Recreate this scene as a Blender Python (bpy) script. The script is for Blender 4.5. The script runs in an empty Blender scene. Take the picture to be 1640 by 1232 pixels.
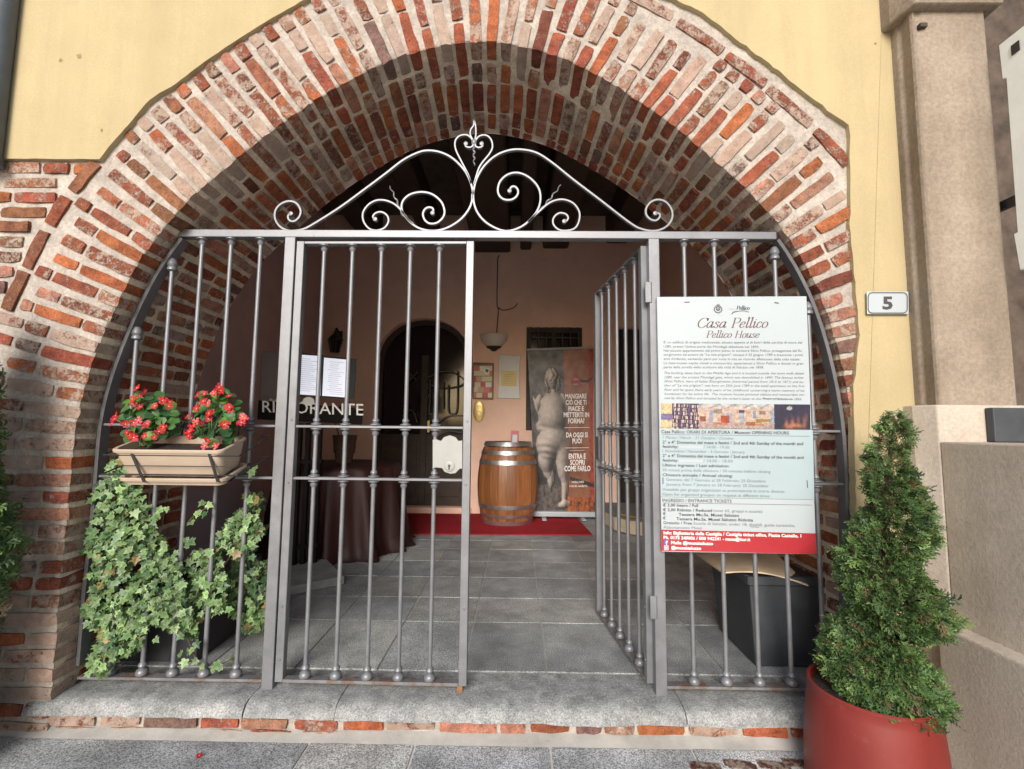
import bpy, bmesh, math, random
import numpy as np
from mathutils import Vector, Matrix

random.seed(7)
rng = np.random.default_rng(7)
scn = bpy.context.scene
col = scn.collection
R = math.radians

# ------------------------------------------------------------------ camera
FPX, CX0, CY0 = 756.0, 820.0, 616.0           # the photograph is 1640 x 1232
CAM = Vector((0.0, -2.208, 1.165))
YAW, PITCH, ROLL = 0.0122, R(5.06), 0.0094
_f0 = Vector((-math.sin(YAW), math.cos(YAW), 0)); _r0 = Vector((math.cos(YAW), math.sin(YAW), 0)); _u0 = Vector((0, 0, 1))
FWD = _f0 * math.cos(PITCH) + _u0 * math.sin(PITCH)
_up = _u0 * math.cos(PITCH) - _f0 * math.sin(PITCH)
RGT = _r0 * math.cos(ROLL) + _up * math.sin(ROLL)
UPV = _up * math.cos(ROLL) - _r0 * math.sin(ROLL)
cd = bpy.data.cameras.new('camera'); cam = bpy.data.objects.new('camera', cd); col.objects.link(cam)
cd.sensor_fit = 'HORIZONTAL'; cd.sensor_width = 36.0; cd.lens = 36.0 * FPX / 1640.0
cd.clip_start = 0.02; cd.clip_end = 400
mw = Matrix((RGT, UPV, -FWD)).transposed().to_4x4(); mw.translation = CAM
cam.matrix_world = mw
scn.camera = cam

# ------------------------------------------------------------------ light
w = bpy.data.worlds.new('World'); scn.world = w; w.use_nodes = True
nt = w.node_tree
sky = nt.nodes.new('ShaderNodeTexSky'); sky.sky_type = 'NISHITA'; sky.sun_disc = False
SUN_AZ, SUN_EL = R(188), R(24)
sky.sun_elevation = SUN_EL; sky.sun_rotation = SUN_AZ
sky.air_density = 1.0; sky.dust_density = 2.5; sky.ozone_density = 0.6
bg = nt.nodes['Background']; bg.inputs['Strength'].default_value = 0.05
nt.links.new(sky.outputs[0], bg.inputs[0])
ld = bpy.data.lights.new('sun', 'SUN'); ld.energy = 1.5; ld.angle = R(28); ld.color = (1.0, 0.975, 0.945)
sun = bpy.data.objects.new('sun', ld); col.objects.link(sun)
sdir = Vector((math.sin(SUN_AZ) * math.cos(SUN_EL), math.cos(SUN_AZ) * math.cos(SUN_EL), math.sin(SUN_EL)))
sun.rotation_euler = sdir.to_track_quat('Z', 'Y').to_euler(); sun.location = (0, -6, 8)
scn.view_settings.view_transform = 'Standard'; scn.view_settings.look = 'None'
scn.view_settings.gamma = 1.0; scn.view_settings.use_curve_mapping = False
scn.view_settings.exposure = 1.5

# ------------------------------------------------------------------ measuring helpers (pixel of the photo -> point on a known surface)
def ray(px, py):
    return FWD + RGT * ((px - CX0) / FPX) + UPV * ((CY0 - py) / FPX)
def at_Y(px, py, y=0.0):
    d = ray(px, py); return CAM + d * ((y - CAM.y) / d.y)
def at_Z(px, py, z=0.0):
    d = ray(px, py); return CAM + d * ((z - CAM.z) / d.z)
def at_X(px, py, x=0.0):
    d = ray(px, py); return CAM + d * ((x - CAM.x) / d.x)
def at_plane(px, py, p, n):
    d = ray(px, py); return CAM + d * ((p - CAM).dot(n) / d.dot(n))
FN = Vector((0.02, -1.0, 0)).normalized()      # outward normal of the house front
FP = Vector((0, -0.08, 0))
def at_F(px, py, off=0.0):
    return at_plane(px, py, FP + FN * off, FN)
def project(p):
    v = p - CAM; z = v.dot(FWD)
    return CX0 + FPX * v.dot(RGT) / z, CY0 - FPX * v.dot(UPV) / z

# ------------------------------------------------------------------ object helpers
def tag(o, label=None, cat=None, group=None, kind=None):
    if label: o['label'] = label
    if cat: o['category'] = cat
    if group: o['group'] = group
    if kind: o['kind'] = kind
    return o
def empty(name, loc=(0, 0, 0), label=None, cat=None, group=None, rot=(0, 0, 0), parent=None):
    o = bpy.data.objects.new(name, None); col.objects.link(o); o.empty_display_size = 0.05
    o.location = loc; o.rotation_euler = rot
    if parent: o.parent = parent
    return tag(o, label, cat, group)
def put(name, me, parent=None, mat4=None, color=None):
    """link a mesh; mat4 is in WORLD space, the parent keeps its own place"""
    o = bpy.data.objects.new(name, me); col.objects.link(o)
    if mat4 is not None: o.matrix_basis = mat4
    if parent is not None:
        o.parent = parent
        o.matrix_parent_inverse = wm(parent).inverted()
    if color is not None: o.color = color
    return o
def wm(o):
    m = o.matrix_basis.copy()
    return m if o.parent is None else wm(o.parent) @ o.matrix_parent_inverse @ m

class MB:
    """collects shapes into one mesh"""
    def __init__(s): s.v = []; s.f = []; s.m = []; s.c = []
    def add(s, vs, fs, mi=0, c=None):
        b = len(s.v); s.v += [tuple(v) for v in vs]
        for f in fs: s.f.append(tuple(b + i for i in f)); s.m.append(mi); s.c.append(c)
    def quad(s, a, b, c_, d, mi=0, c=None): s.add([a, b, c_, d], [(0, 1, 2, 3)], mi, c)
    def box(s, lo, hi, mi=0, M=None):
        x0, y0, z0 = lo; x1, y1, z1 = hi
        vs = [Vector(p) for p in ((x0,y0,z0),(x1,y0,z0),(x1,y1,z0),(x0,y1,z0),(x0,y0,z1),(x1,y0,z1),(x1,y1,z1),(x0,y1,z1))]
        if M is not None: vs = [M @ v for v in vs]
        s.add(vs, [(0,3,2,1),(4,5,6,7),(0,1,5,4),(1,2,6,5),(2,3,7,6),(3,0,4,7)], mi)
    def hexa(s, bottom, top, mi=0):
        n = len(bottom)
        s.add(list(bottom) + list(top), [tuple(range(n))[::-1], tuple(range(n, 2*n))] + [(i, (i+1) % n, n + (i+1) % n, n + i) for i in range(n)], mi)
    def lathe(s, prof, c=(0,0,0), n=16, mi=0, cap=True, sq=None):
        """prof: list of (radius, z)"""
        vs = []; fs = []
        for r, z in prof:
            for k in range(n):
                a = 2*math.pi*k/n
                vs.append((c[0] + r*math.cos(a), c[1] + r*math.sin(a), c[2] + z))
        for i in range(len(prof)-1):
            for k in range(n):
                fs.append((i*n+k, i*n+(k+1) % n, (i+1)*n+(k+1) % n, (i+1)*n+k))
        if cap: fs += [tuple(range(n))[::-1], tuple(range((len(prof)-1)*n, len(prof)*n))]
        s.add(vs, fs, mi)
    def tube(s, pts, r, n=6, mi=0, cap=True):
        pts = [Vector(p) for p in pts]; m = len(pts); vs = []; fs = []
        prev = None
        for i, p in enumerate(pts):
            t = (pts[min(i+1, m-1)] - pts[max(i-1, 0)])
            if t.length < 1e-9: t = Vector((0, 0, 1))
            t.normalize()
            if prev is None:
                a = Vector((0, 1, 0)) if abs(t.y) < .9 else Vector((1, 0, 0))
                u = t.cross(a).normalized()
            else:
                u = (prev - t * prev.dot(t)); u = u.normalized() if u.length > 1e-6 else t.orthogonal().normalized()
            prev = u; v = t.cross(u)
            rr = r[i] if isinstance(r, (list, tuple)) else r
            for k in range(n):
                a = 2*math.pi*k/n
                vs.append(p + u*(rr*math.cos(a)) + v*(rr*math.sin(a)))
        for i in range(m-1):
            for k in range(n):
                fs.append((i*n+k, i*n+(k+1) % n, (i+1)*n+(k+1) % n, (i+1)*n+k))
        if cap: fs += [tuple(range(n))[::-1], tuple(range((m-1)*n, m*n))]
        s.add(vs, fs, mi)
    def ribbon(s, pts, thick, depth, mi=0, axis=Vector((0, 1, 0))):
        """flat bar bent in the plane perpendicular to axis"""
        pts = [Vector(p) for p in pts]; m = len(pts); vs = []; fs = []
        for i, p in enumerate(pts):
            t = (pts[min(i+1, m-1)] - pts[max(i-1, 0)]); t = t.normalized() if t.length > 1e-9 else Vector((1,0,0))
            nn = t.cross(axis).normalized()
            h = (thick[i] if isinstance(thick, (list, tuple)) else thick)/2; d = depth/2
            vs += [p + nn*h - axis*d, p - nn*h - axis*d, p - nn*h + axis*d, p + nn*h + axis*d]
        for i in range(m-1):
            for k in range(4):
                fs.append((i*4+k, i*4+(k+1) % 4, (i+1)*4+(k+1) % 4, (i+1)*4+k))
        fs += [(3,2,1,0), tuple((m-1)*4+k for k in range(4))]
        s.add(vs, fs, mi)
    def mesh(s, name, mats, smooth=False, fix=True):
        me = bpy.data.meshes.new(name); me.from_pydata(s.v, [], s.f)
        for m in (mats if isinstance(mats, (list, tuple)) else [mats]): me.materials.append(m)
        me.polygons.foreach_set('material_index', s.m)
        if any(c is not None for c in s.c):
            ca = me.color_attributes.new('Col', 'FLOAT_COLOR', 'CORNER')
            arr = np.zeros((len(me.loops), 4), dtype=np.float32); arr[:, 3] = 1
            for p, c in zip(me.polygons, s.c):
                if c is not None: arr[p.loop_start:p.loop_start + p.loop_total, :3] = c
            ca.data.foreach_set('color', arr.ravel())
        if fix:
            bm = bmesh.new(); bm.from_mesh(me); bmesh.ops.recalc_face_normals(bm, faces=bm.faces); bm.to_mesh(me); bm.free()
        if smooth:
            me.polygons.foreach_set('use_smooth', [True]*len(me.polygons))
            if smooth != 'all':
                try: me.set_sharp_from_angle(angle=R(40))
                except Exception: pass
        me.update()
        return me
    def build(s, name, mats, parent=None, smooth=False, color=None, fix=True):
        return put(name, s.mesh(name, mats, smooth, fix), parent, None, color)

def bevel(o, wdt=0.004, seg=2, ang=35):
    b = o.modifiers.new('bevel', 'BEVEL'); b.width = wdt; b.segments = seg; b.limit_method = 'ANGLE'; b.angle_limit = R(ang)
    return o

def catmull(pts, n=8, closed=False):
    pts = [Vector(p) for p in pts]; m = len(pts); out = []
    rngi = range(m) if closed else range(m-1)
    for i in rngi:
        p1 = pts[i]; p2 = pts[(i+1) % m]
        p0 = pts[(i-1) % m] if (closed or i > 0) else p1*2 - p2
        p3 = pts[(i+2) % m] if (closed or i+2 < m) else p2*2 - p1
        for k in range(n):
            t = k/n
            out.append(0.5*((2*p1) + (p2-p0)*t + (2*p0-5*p1+4*p2-p3)*t*t + (3*p1-p0-3*p2+p3)*t**3))
    if not closed: out.append(pts[-1])
    return out
def resample(pts, n):
    pts = [Vector(p) for p in pts]
    L = [0.0]
    for a, b in zip(pts, pts[1:]): L.append(L[-1] + (b-a).length)
    out = []; j = 0
    for k in range(n):
        t = L[-1]*k/(n-1)
        while j < len(L)-2 and L[j+1] < t: j += 1
        f = (t - L[j])/max(1e-9, L[j+1]-L[j])
        out.append(pts[j].lerp(pts[j+1], min(1, f)))
    return out, L[-1]
def nz(x, y, z):
    """cheap smooth noise in -1..1"""
    from mathutils import noise
    return noise.noise(Vector((x, y, z)))

# ------------------------------------------------------------------ materials
def lin(r, g, b):
    f = lambda c: (c/255)/12.92 if c/255 <= .04045 else (((c/255)+.055)/1.055)**2.4
    return (f(r), f(g), f(b))
def base_mat(name):
    m = bpy.data.materials.new(name); m.use_nodes = True
    return m, m.node_tree, m.node_tree.nodes['Principled BSDF']
def N(t, typ, **kw):
    n = t.nodes.new(typ)
    for k, v in kw.items(): setattr(n, k, v)
    return n
def noise_node(t, scale, detail=5, rough=.6, vec=None):
    n = N(t, 'ShaderNodeTexNoise'); n.inputs['Scale'].default_value = scale
    n.inputs['Detail'].default_value = detail; n.inputs['Roughness'].default_value = rough
    if vec is not None: t.links.new(vec, n.inputs['Vector'])
    return n
def ramp(t, src, p0, p1, c0=(0,0,0,1), c1=(1,1,1,1)):
    r = N(t, 'ShaderNodeValToRGB'); r.color_ramp.elements[0].position = p0; r.color_ramp.elements[1].position = p1
    r.color_ramp.elements[0].color = c0; r.color_ramp.elements[1].color = c1
    t.links.new(src, r.inputs[0]); return r
def mixc(t, fac, a, b, mode='MIX'):
    m = N(t, 'ShaderNodeMix', data_type='RGBA', blend_type=mode)
    for s, v in ((m.inputs[0], fac), (m.inputs[6], a), (m.inputs[7], b)):
        if hasattr(v, 'is_linked') or hasattr(v, 'links'): t.links.new(v, s)
        elif isinstance(v, (int, float)): s.default_value = v
        else: s.default_value = (*v[:3], 1)
    return m.outputs[2]
def bump(t, bs, hts, strength=.3, dist=.01):
    prev = None
    for h, st, d in hts:
        b = N(t, 'ShaderNodeBump'); b.inputs['Strength'].default_value = st; b.inputs['Distance'].default_value = d
        t.links.new(h, b.inputs['Height'])
        if prev is not None: t.links.new(prev, b.inputs['Normal'])
        prev = b.outputs[0]
    t.links.new(prev, bs.inputs['Normal'])
def pos(t):
    return N(t, 'ShaderNodeNewGeometry').outputs['Position']
def mat(name, c, rough=.6, metal=0.0, var=.18, vs=6, bs=60, bst=.25, bd=.004, spots=None, spec=.5, c2=None, fine=None, streak=0):
    """general surface: base colour with cloudy variation (c2), fine grain, bump, optional dark spots"""
    m, t, b = base_mat(name)
    P = pos(t)
    n1 = noise_node(t, vs, 6, .62, P)
    lo = tuple(x*(1-var) for x in c); hi = tuple(min(1, x*(1+var)) for x in c)
    if c2 is not None: hi = c2
    cc = mixc(t, ramp(t, n1.outputs[0], .33, .67).outputs[0], lo, hi)
    n2 = noise_node(t, bs, 6, .7, P)
    if fine:
        cc = mixc(t, fine, cc, ramp(t, n2.outputs[0], .3, .7, (.35,.35,.35,1), (1.5,1.5,1.5,1)).outputs[0], 'MULTIPLY')
    if streak:
        mp = N(t, 'ShaderNodeMapping'); mp.inputs['Scale'].default_value = (7, 7, .55); t.links.new(P, mp.inputs[0])
        n5 = noise_node(t, 1.0, 6, .65, mp.outputs[0]); n6 = noise_node(t, .9, 4, .6, P)
        k = N(t, 'ShaderNodeMath', operation='MULTIPLY'); t.links.new(n5.outputs[0], k.inputs[0]); t.links.new(n6.outputs[0], k.inputs[1])
        cc = mixc(t, streak, cc, ramp(t, k.outputs[0], .12, .36, (.62,.60,.58,1), (1.14,1.14,1.14,1)).outputs[0], 'MULTIPLY')
    if spots:
        sc, th, scol, amt = spots
        n3 = noise_node(t, sc, 8, .7, P)
        r3 = ramp(t, n3.outputs[0], th, th+.08)
        mm = N(t, 'ShaderNodeMath', operation='MULTIPLY'); t.links.new(r3.outputs[0], mm.inputs[0]); mm.inputs[1].default_value = amt
        cc = mixc(t, mm.outputs[0], cc, scol)
    t.links.new(cc, b.inputs['Base Color'])
    b.inputs['Metallic'].default_value = metal; b.inputs['Specular IOR Level'].default_value = spec
    rr = N(t, 'ShaderNodeMapRange'); rr.inputs[3].default_value = max(.05, rough-.1); rr.inputs[4].default_value = min(1, rough+.12)
    t.links.new(n1.outputs[0], rr.inputs[0]); t.links.new(rr.outputs[0], b.inputs['Roughness'])
    if bst > 0: bump(t, b, [(n1.outputs[0], bst*.5, bd*2), (n2.outputs[0], bst, bd)])
    return m
def mat_obj(name, rough=.7, var=.25, vs=14, bs=80, bst=.35, bd=.004, speck=0.0):
    """colour comes from the object (alike pieces of one kind differ in tint)"""
    m, t, b = base_mat(name)
    P = pos(t); oi = N(t, 'ShaderNodeObjectInfo')
    n1 = noise_node(t, vs, 6, .62, P); n2 = noise_node(t, bs, 6, .7, P); n7 = noise_node(t, 1.3, 5, .65, P)
    cc = mixc(t, .8, oi.outputs['Color'], ramp(t, n7.outputs[0], .38, .62, (.55,.54,.52,1), (1.25,1.24,1.20,1)).outputs[0], 'MULTIPLY')
    cc = mixc(t, 1.0, cc, ramp(t, n1.outputs[0], .3, .7, (1-var,)*3 + (1,), (1+var,)*3 + (1,)).outputs[0], 'MULTIPLY')
    if speck > 0:
        n3 = noise_node(t, 190, 2, .5, P)
        cc = mixc(t, speck, cc, ramp(t, n3.outputs[0], .38, .62, (.25,.25,.27,1), (1.75,1.75,1.75,1)).outputs[0], 'MULTIPLY')
    t.links.new(cc, b.inputs['Base Color']); b.inputs['Roughness'].default_value = rough
    bump(t, b, [(n1.outputs[0], bst*.6, bd*2), (n2.outputs[0], bst, bd)])
    return m
def mat_col(name, rough=.6, sheen=0.0, bsc=0, trans=0.0):
    """printed or natural colour stored on the mesh"""
    m, t, b = base_mat(name)
    a = N(t, 'ShaderNodeVertexColor'); a.layer_name = 'Col'
    t.links.new(a.outputs[0], b.inputs['Base Color']); b.inputs['Roughness'].default_value = rough
    if bsc:
        n2 = noise_node(t, bsc, 4, .6, pos(t)); bump(t, b, [(n2.outputs[0], .25, .003)])
    return m
def mat_brick():
    m, t, b = base_mat('old_brick')
    P = pos(t); oi = N(t, 'ShaderNodeObjectInfo'); tc = N(t, 'ShaderNodeTexCoord')
    off = N(t, 'ShaderNodeVectorMath', operation='SCALE'); off.inputs[0].default_value = (31, 17, 53)
    t.links.new(oi.outputs['Random'], off.inputs['Scale'])
    ad = N(t, 'ShaderNodeVectorMath', operation='ADD'); t.links.new(P, ad.inputs[0]); t.links.new(off.outputs[0], ad.inputs[1])
    V = ad.outputs[0]
    n1 = noise_node(t, 22, 6, .65, V); n2 = noise_node(t, 95, 7, .75, V); n3 = noise_node(t, 20, 9, .78, V); n4 = noise_node(t, 230, 4, .7, V); n6 = noise_node(t, 140, 3, .6, V)
    cc = mixc(t, 1.0, oi.outputs['Color'], ramp(t, n1.outputs[0], .3, .7, (.55,.5,.5,1), (1.35,1.3,1.25,1)).outputs[0], 'MULTIPLY')
    cc = mixc(t, .55, cc, ramp(t, n2.outputs[0], .3, .7, (.45,.42,.42,1), (1.4,1.4,1.4,1)).outputs[0], 'MULTIPLY')
    cc = mixc(t, .8, cc, ramp(t, n6.outputs[0], .30, .44, (.30,.27,.26,1), (1,1,1,1)).outputs[0], 'MULTIPLY')
    # lime smeared over the face: noise against the object's own amount (alpha), thicker along the edges of the piece
    sep = N(t, 'ShaderNodeSeparateXYZ'); t.links.new(tc.outputs['Generated'], sep.inputs[0])
    ed = None
    for k in range(3):
        a = N(t, 'ShaderNodeMath', operation='SUBTRACT'); t.links.new(sep.outputs[k], a.inputs[0]); a.inputs[1].default_value = .5
        a2 = N(t, 'ShaderNodeMath', operation='ABSOLUTE'); t.links.new(a.outputs[0], a2.inputs[0])
        if k == 0: a3 = N(t, 'ShaderNodeMath', operation='SUBTRACT'); t.links.new(a2.outputs[0], a3.inputs[0]); a3.inputs[1].default_value = .43
        else: a3 = N(t, 'ShaderNodeMath', operation='SUBTRACT'); t.links.new(a2.outputs[0], a3.inputs[0]); a3.inputs[1].default_value = .34
        a4 = N(t, 'ShaderNodeMath', operation='MAXIMUM'); t.links.new(a3.outputs[0], a4.inputs[0]); a4.inputs[1].default_value = 0
        if k == 2: break
        ed = a4.outputs[0] if ed is None else ed
        if k == 1:
            mx = N(t, 'ShaderNodeMath', operation='MAXIMUM'); t.links.new(ed, mx.inputs[0]); t.links.new(a4.outputs[0], mx.inputs[1]); ed = mx.outputs[0]
    s1 = N(t, 'ShaderNodeMath', operation='MULTIPLY_ADD'); t.links.new(ed, s1.inputs[0]); s1.inputs[1].default_value = .35; t.links.new(n3.outputs[0], s1.inputs[2])
    s2 = N(t, 'ShaderNodeMath', operation='MULTIPLY_ADD'); t.links.new(oi.outputs['Alpha'], s2.inputs[0]); s2.inputs[1].default_value = .42; t.links.new(s1.outputs[0], s2.inputs[2])
    s3 = N(t, 'ShaderNodeMath', operation='MULTIPLY_ADD'); t.links.new(n2.outputs[0], s3.inputs[0]); s3.inputs[1].default_value = .45; t.links.new(s2.outputs[0], s3.inputs[2])
    mask = ramp(t, s3.outputs[0], .905, .985)
    limec = ramp(t, n1.outputs[0], .3, .7, (.34,.26,.21,1), (.48,.40,.335,1))
    mk = N(t, 'ShaderNodeMath', operation='MULTIPLY'); t.links.new(mask.outputs[0], mk.inputs[0]); mk.inputs[1].default_value = .78
    cc = mixc(t, mk.outputs[0], cc, limec.outputs[0])
    t.links.new(cc, b.inputs['Base Color']); b.inputs['Roughness'].default_value = .9; b.inputs['Specular IOR Level'].default_value = .25
    bump(t, b, [(n1.outputs[0], .7, .014), (n2.outputs[0], .9, .009), (n4.outputs[0], .6, .003), (mask.outputs[0], .5, .004), (n6.outputs[0], .6, .004)])
    return m
BRICK = mat_brick()
MORTAR = mat('lime_mortar', (.40,.355,.315), .95, var=.22, vs=9, bs=70, bst=.8, bd=.008, spots=(14, .60, (.30,.26,.225), .7), spec=.2, fine=.4)
MORTAR_IN = mat('brightened_mortar', (.62,.53,.42), .95, var=.25, vs=9, bs=70, bst=.8, bd=.008, spots=(14, .58, (.26,.22,.18), .7), spec=.2, fine=.4)  # same mortar as the face, brightened to offset the shade under the arch
YELLOW = mat('yellow_plaster', (.41,.335,.195), .9, var=.06, vs=1.6, bs=140, bst=.28, bd=.003, spots=(2.2, .66, (.40,.31,.17), .35), spec=.25, fine=.14, streak=.32)
CONCRETE = mat('cement_render', (.27,.215,.165), .93, var=.14, vs=3, bs=55, bst=.7, bd=.007, spots=(26, .66, (.30,.21,.14), .7), spec=.25, c2=(.32,.265,.21), fine=.35, streak=.45)
PARAPET = mat('beige_render', (.49,.425,.36), .93, var=.1, vs=2.5, bs=70, bst=.5, bd=.005, spots=(9, .68, (.40,.30,.21), .6), spec=.25, c2=(.55,.49,.425), fine=.25, streak=.4)
GRANITE = mat('worn_granite', (.30,.31,.315), .88, var=.3, vs=13, bs=150, bst=.8, bd=.006, spots=(11, .58, (.14,.14,.13), .7), spec=.35, c2=(.40,.41,.41), fine=1.0, streak=.35)
TILE = mat_obj('stone_tile', .55, .22, 7, 130, .35, .003, .7)
PAVE = mat_obj('paving_stone', .75, .25, 5, 130, .5, .005, .75)
GROUT = mat('grout', (.34,.33,.31), .95, var=.2, bst=.5)
PINK = mat('pink_wall', (.82,.56,.44), .9, var=.08, vs=2, bs=90, bst=.25, bd=.003, spec=.25, fine=.12)
MAUVE = mat('mauve_wall', (.66,.48,.47), .9, var=.1, vs=2, bs=90, bst=.25, bd=.003, spec=.25)
DARKWOOD = mat('dark_wood', (.045,.03,.022), .65, var=.3, vs=8, bs=70, bst=.3)
CEILING = mat('old_ceiling', (.10,.075,.055), .9, var=.3)
IRON = mat('grey_iron_paint', (.18,.185,.20), .42, metal=.35, var=.14, vs=9, bs=170, bst=.3, bd=.002, spots=(26, .64, (.17,.10,.065), .7))
IRONW = mat('weathered_iron', (.18,.18,.19), .5, metal=.3, var=.2, vs=14, bs=150, bst=.4, bd=.002, spots=(16, .50, (.16,.085,.05), .75))
IRONDARK = mat('dark_iron_paint', (.12,.12,.13), .5, metal=.3, var=.2, bs=150, bst=.3, bd=.002, spots=(18, .66, (.16,.09,.06), .5))
RUSTY = mat('rusted_steel', (.25,.12,.06), .8, metal=.2, var=.35, vs=20, bst=.5)
LOCKP = mat('lock_plate_paint', (.28,.28,.27), .5, metal=.1, var=.08, vs=12, bst=.12, bd=.001, spots=(40, .7, (.35,.25,.18), .6))
BLACKM = mat('black_metal', (.02,.02,.02), .45, var=.2, bst=.1)
WHITEP = mat('white_board', (.37,.415,.44), .35, var=.03, vs=3, bst=.04, bd=.001, spots=(7, .72, (.55,.56,.56), .4))
PALEBLUE = mat('pale_blue_print', (.315,.39,.42), .4, var=.03, bst=.0)
REDP = mat('red_print', (.33,.022,.03), .4, var=.06, bst=.0)
INK = mat('dark_ink', (.05,.045,.05), .6, var=.1, bst=0)
INKTEXT = mat('text_ink', (.11,.11,.12), .6, var=.1, bst=0)
INKGREY = mat('faded_ink', (.42,.43,.44), .6, var=.1, bst=0)
INKRED = mat('maroon_ink', (.11,.05,.055), .6, var=.1, bst=0)
INKWHITE = mat('white_ink', (.82,.80,.78), .5, var=.05, bst=0)
INKLINE = mat('blue_print', (.06,.11,.33), .5, var=.1, bst=0)
INKPINK = mat('magenta_print', (.55,.12,.28), .5, var=.1, bst=0)
PRINT = mat_col('colour_print', .45)
POT = mat('red_pot', (.17,.019,.015), .46, var=.12, vs=4, bs=180, bst=.12, bd=.002, spots=(17, .60, (.20,.055,.045), .5), streak=.3)
TROUGH = mat('beige_plastic', (.41,.325,.25), .5, var=.06, vs=8, bs=90, bst=.1, bd=.002, spots=(16, .68, (.42,.32,.23), .4))
SOIL = mat('potting_soil', (.045,.028,.02), .95, var=.5, vs=40, bs=90, bst=1, bd=.02)
SLATE = mat('slate_planter', (.04,.045,.053), .6, var=.25, vs=6, bs=60, bst=.25, bd=.004, spots=(12, .64, (.10,.105,.11), .5))
CARD = mat('board_sheet', (.66,.52,.36), .8, var=.1, vs=5, bst=.2)
CARPET = mat('red_carpet', (.30,.02,.028), .98, var=.14, vs=3, bs=300, bst=.5, bd=.003, spec=.1)
WN = mat('wenge', (.010,.008,.008), .8, var=.25, bst=.2, spec=.12)
CLOTH = mat('brown_satin', (.028,.008,.007), .55, var=.2, vs=4, bs=60, bst=.1, spec=.35)
STEEL = mat('galvanised_hoop', (.42,.42,.42), .38, metal=.85, var=.2, vs=12, bs=90, bst=.2, bd=.002)
BRASS = mat('brass', (.62,.45,.16), .35, metal=.7, var=.15, bst=.1)
CREAM = mat('cream_enamel', (.62,.58,.52), .4, var=.05, bst=.05)
PAPER = mat('paper', (.75,.77,.85), .7, var=.03, bst=.03)
NOTE = mat('yellow_note', (.75,.60,.25), .7, var=.08, bst=.03)
GREYM = mat('grey_box', (.42,.42,.41), .45, metal=.2, var=.08, bst=.08)
GLASSD = mat('dark_glass', (.012,.011,.011), .06, var=.1, bst=.03, bs=6, bd=.002, spec=.8)
PIPE = mat('grey_pipe', (.07,.085,.10), .55, var=.2, bst=.1)
def wood(name, c0, c1, axis=(0, 0, 1), sc=9):
    m, t, b = base_mat(name)
    tc = N(t, 'ShaderNodeTexCoord'); oi = N(t, 'ShaderNodeObjectInfo')
    mp = N(t, 'ShaderNodeMapping'); mp.inputs['Scale'].default_value = (sc*4, sc*4, sc*.25)
    ad = N(t, 'ShaderNodeVectorMath', operation='ADD'); t.links.new(tc.outputs['Object'], ad.inputs[0])
    sc2 = N(t, 'ShaderNodeVectorMath', operation='SCALE'); sc2.inputs[0].default_value = (5, 9, 13); t.links.new(oi.outputs['Random'], sc2.inputs['Scale'])
    t.links.new(sc2.outputs[0], ad.inputs[1]); t.links.new(ad.outputs[0], mp.inputs[0])
    n1 = noise_node(t, 1.0, 6, .65, mp.outputs[0]); n2 = noise_node(t, 4, 4, .6, tc.outputs['Object'])
    cc = mixc(t, ramp(t, n1.outputs[0], .3, .7).outputs[0], c0, c1)
    rr = N(t, 'ShaderNodeMapRange'); rr.inputs[3].default_value = .72; rr.inputs[4].default_value = 1.2; t.links.new(oi.outputs['Random'], rr.inputs[0])
    cc = mixc(t, 1.0, cc, rr.outputs[0], 'MULTIPLY')
    t.links.new(cc, b.inputs['Base Color']); b.inputs['Roughness'].default_value = .45
    bump(t, b, [(n1.outputs[0], .25, .003)])
    return m
OAK = wood('varnished_oak', (.16,.055,.018), (.34,.14,.05))
def mat_leaf(name, edge):
    m, t, b = base_mat(name)
    oi = N(t, 'ShaderNodeObjectInfo'); a = N(t, 'ShaderNodeVertexColor'); a.layer_name = 'Col'
    cc = mixc(t, 1.0, oi.outputs['Color'], a.outputs[0], 'MULTIPLY')
    n = noise_node(t, 60, 3, .6, pos(t))
    cc = mixc(t, .5, cc, ramp(t, n.outputs[0], .3, .7, (.6,.6,.6,1), (1.3,1.3,1.3,1)).outputs[0], 'MULTIPLY')
    t.links.new(cc, b.inputs['Base Color']); b.inputs['Roughness'].default_value = .45
    b.inputs['Subsurface Weight'].default_value = 0.0
    tr = N(t, 'ShaderNodeBsdfTranslucent'); t.links.new(cc, tr.inputs[0])
    mx = N(t, 'ShaderNodeMixShader'); mx.inputs[0].default_value = .22
    out = t.nodes['Material Output']
    t.links.new(b.outputs[0], mx.inputs[1]); t.links.new(tr.outputs[0], mx.inputs[2]); t.links.new(mx.outputs[0], out.inputs[0])
    return m
LEAF = mat_leaf('green_leaf', 0)
PETAL = mat_leaf('red_petal', 0)
NEEDLE = mat_col('cypress_needles', .55)
BARK = mat('bark', (.10,.065,.04), .9, var=.3, vs=20, bst=.5)

# ================================================================== THE HOUSE FRONT
house = empty('house', (0, -.08, 0), 'yellow plastered house front with an exposed old brick arch over the gateway', 'house')

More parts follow.
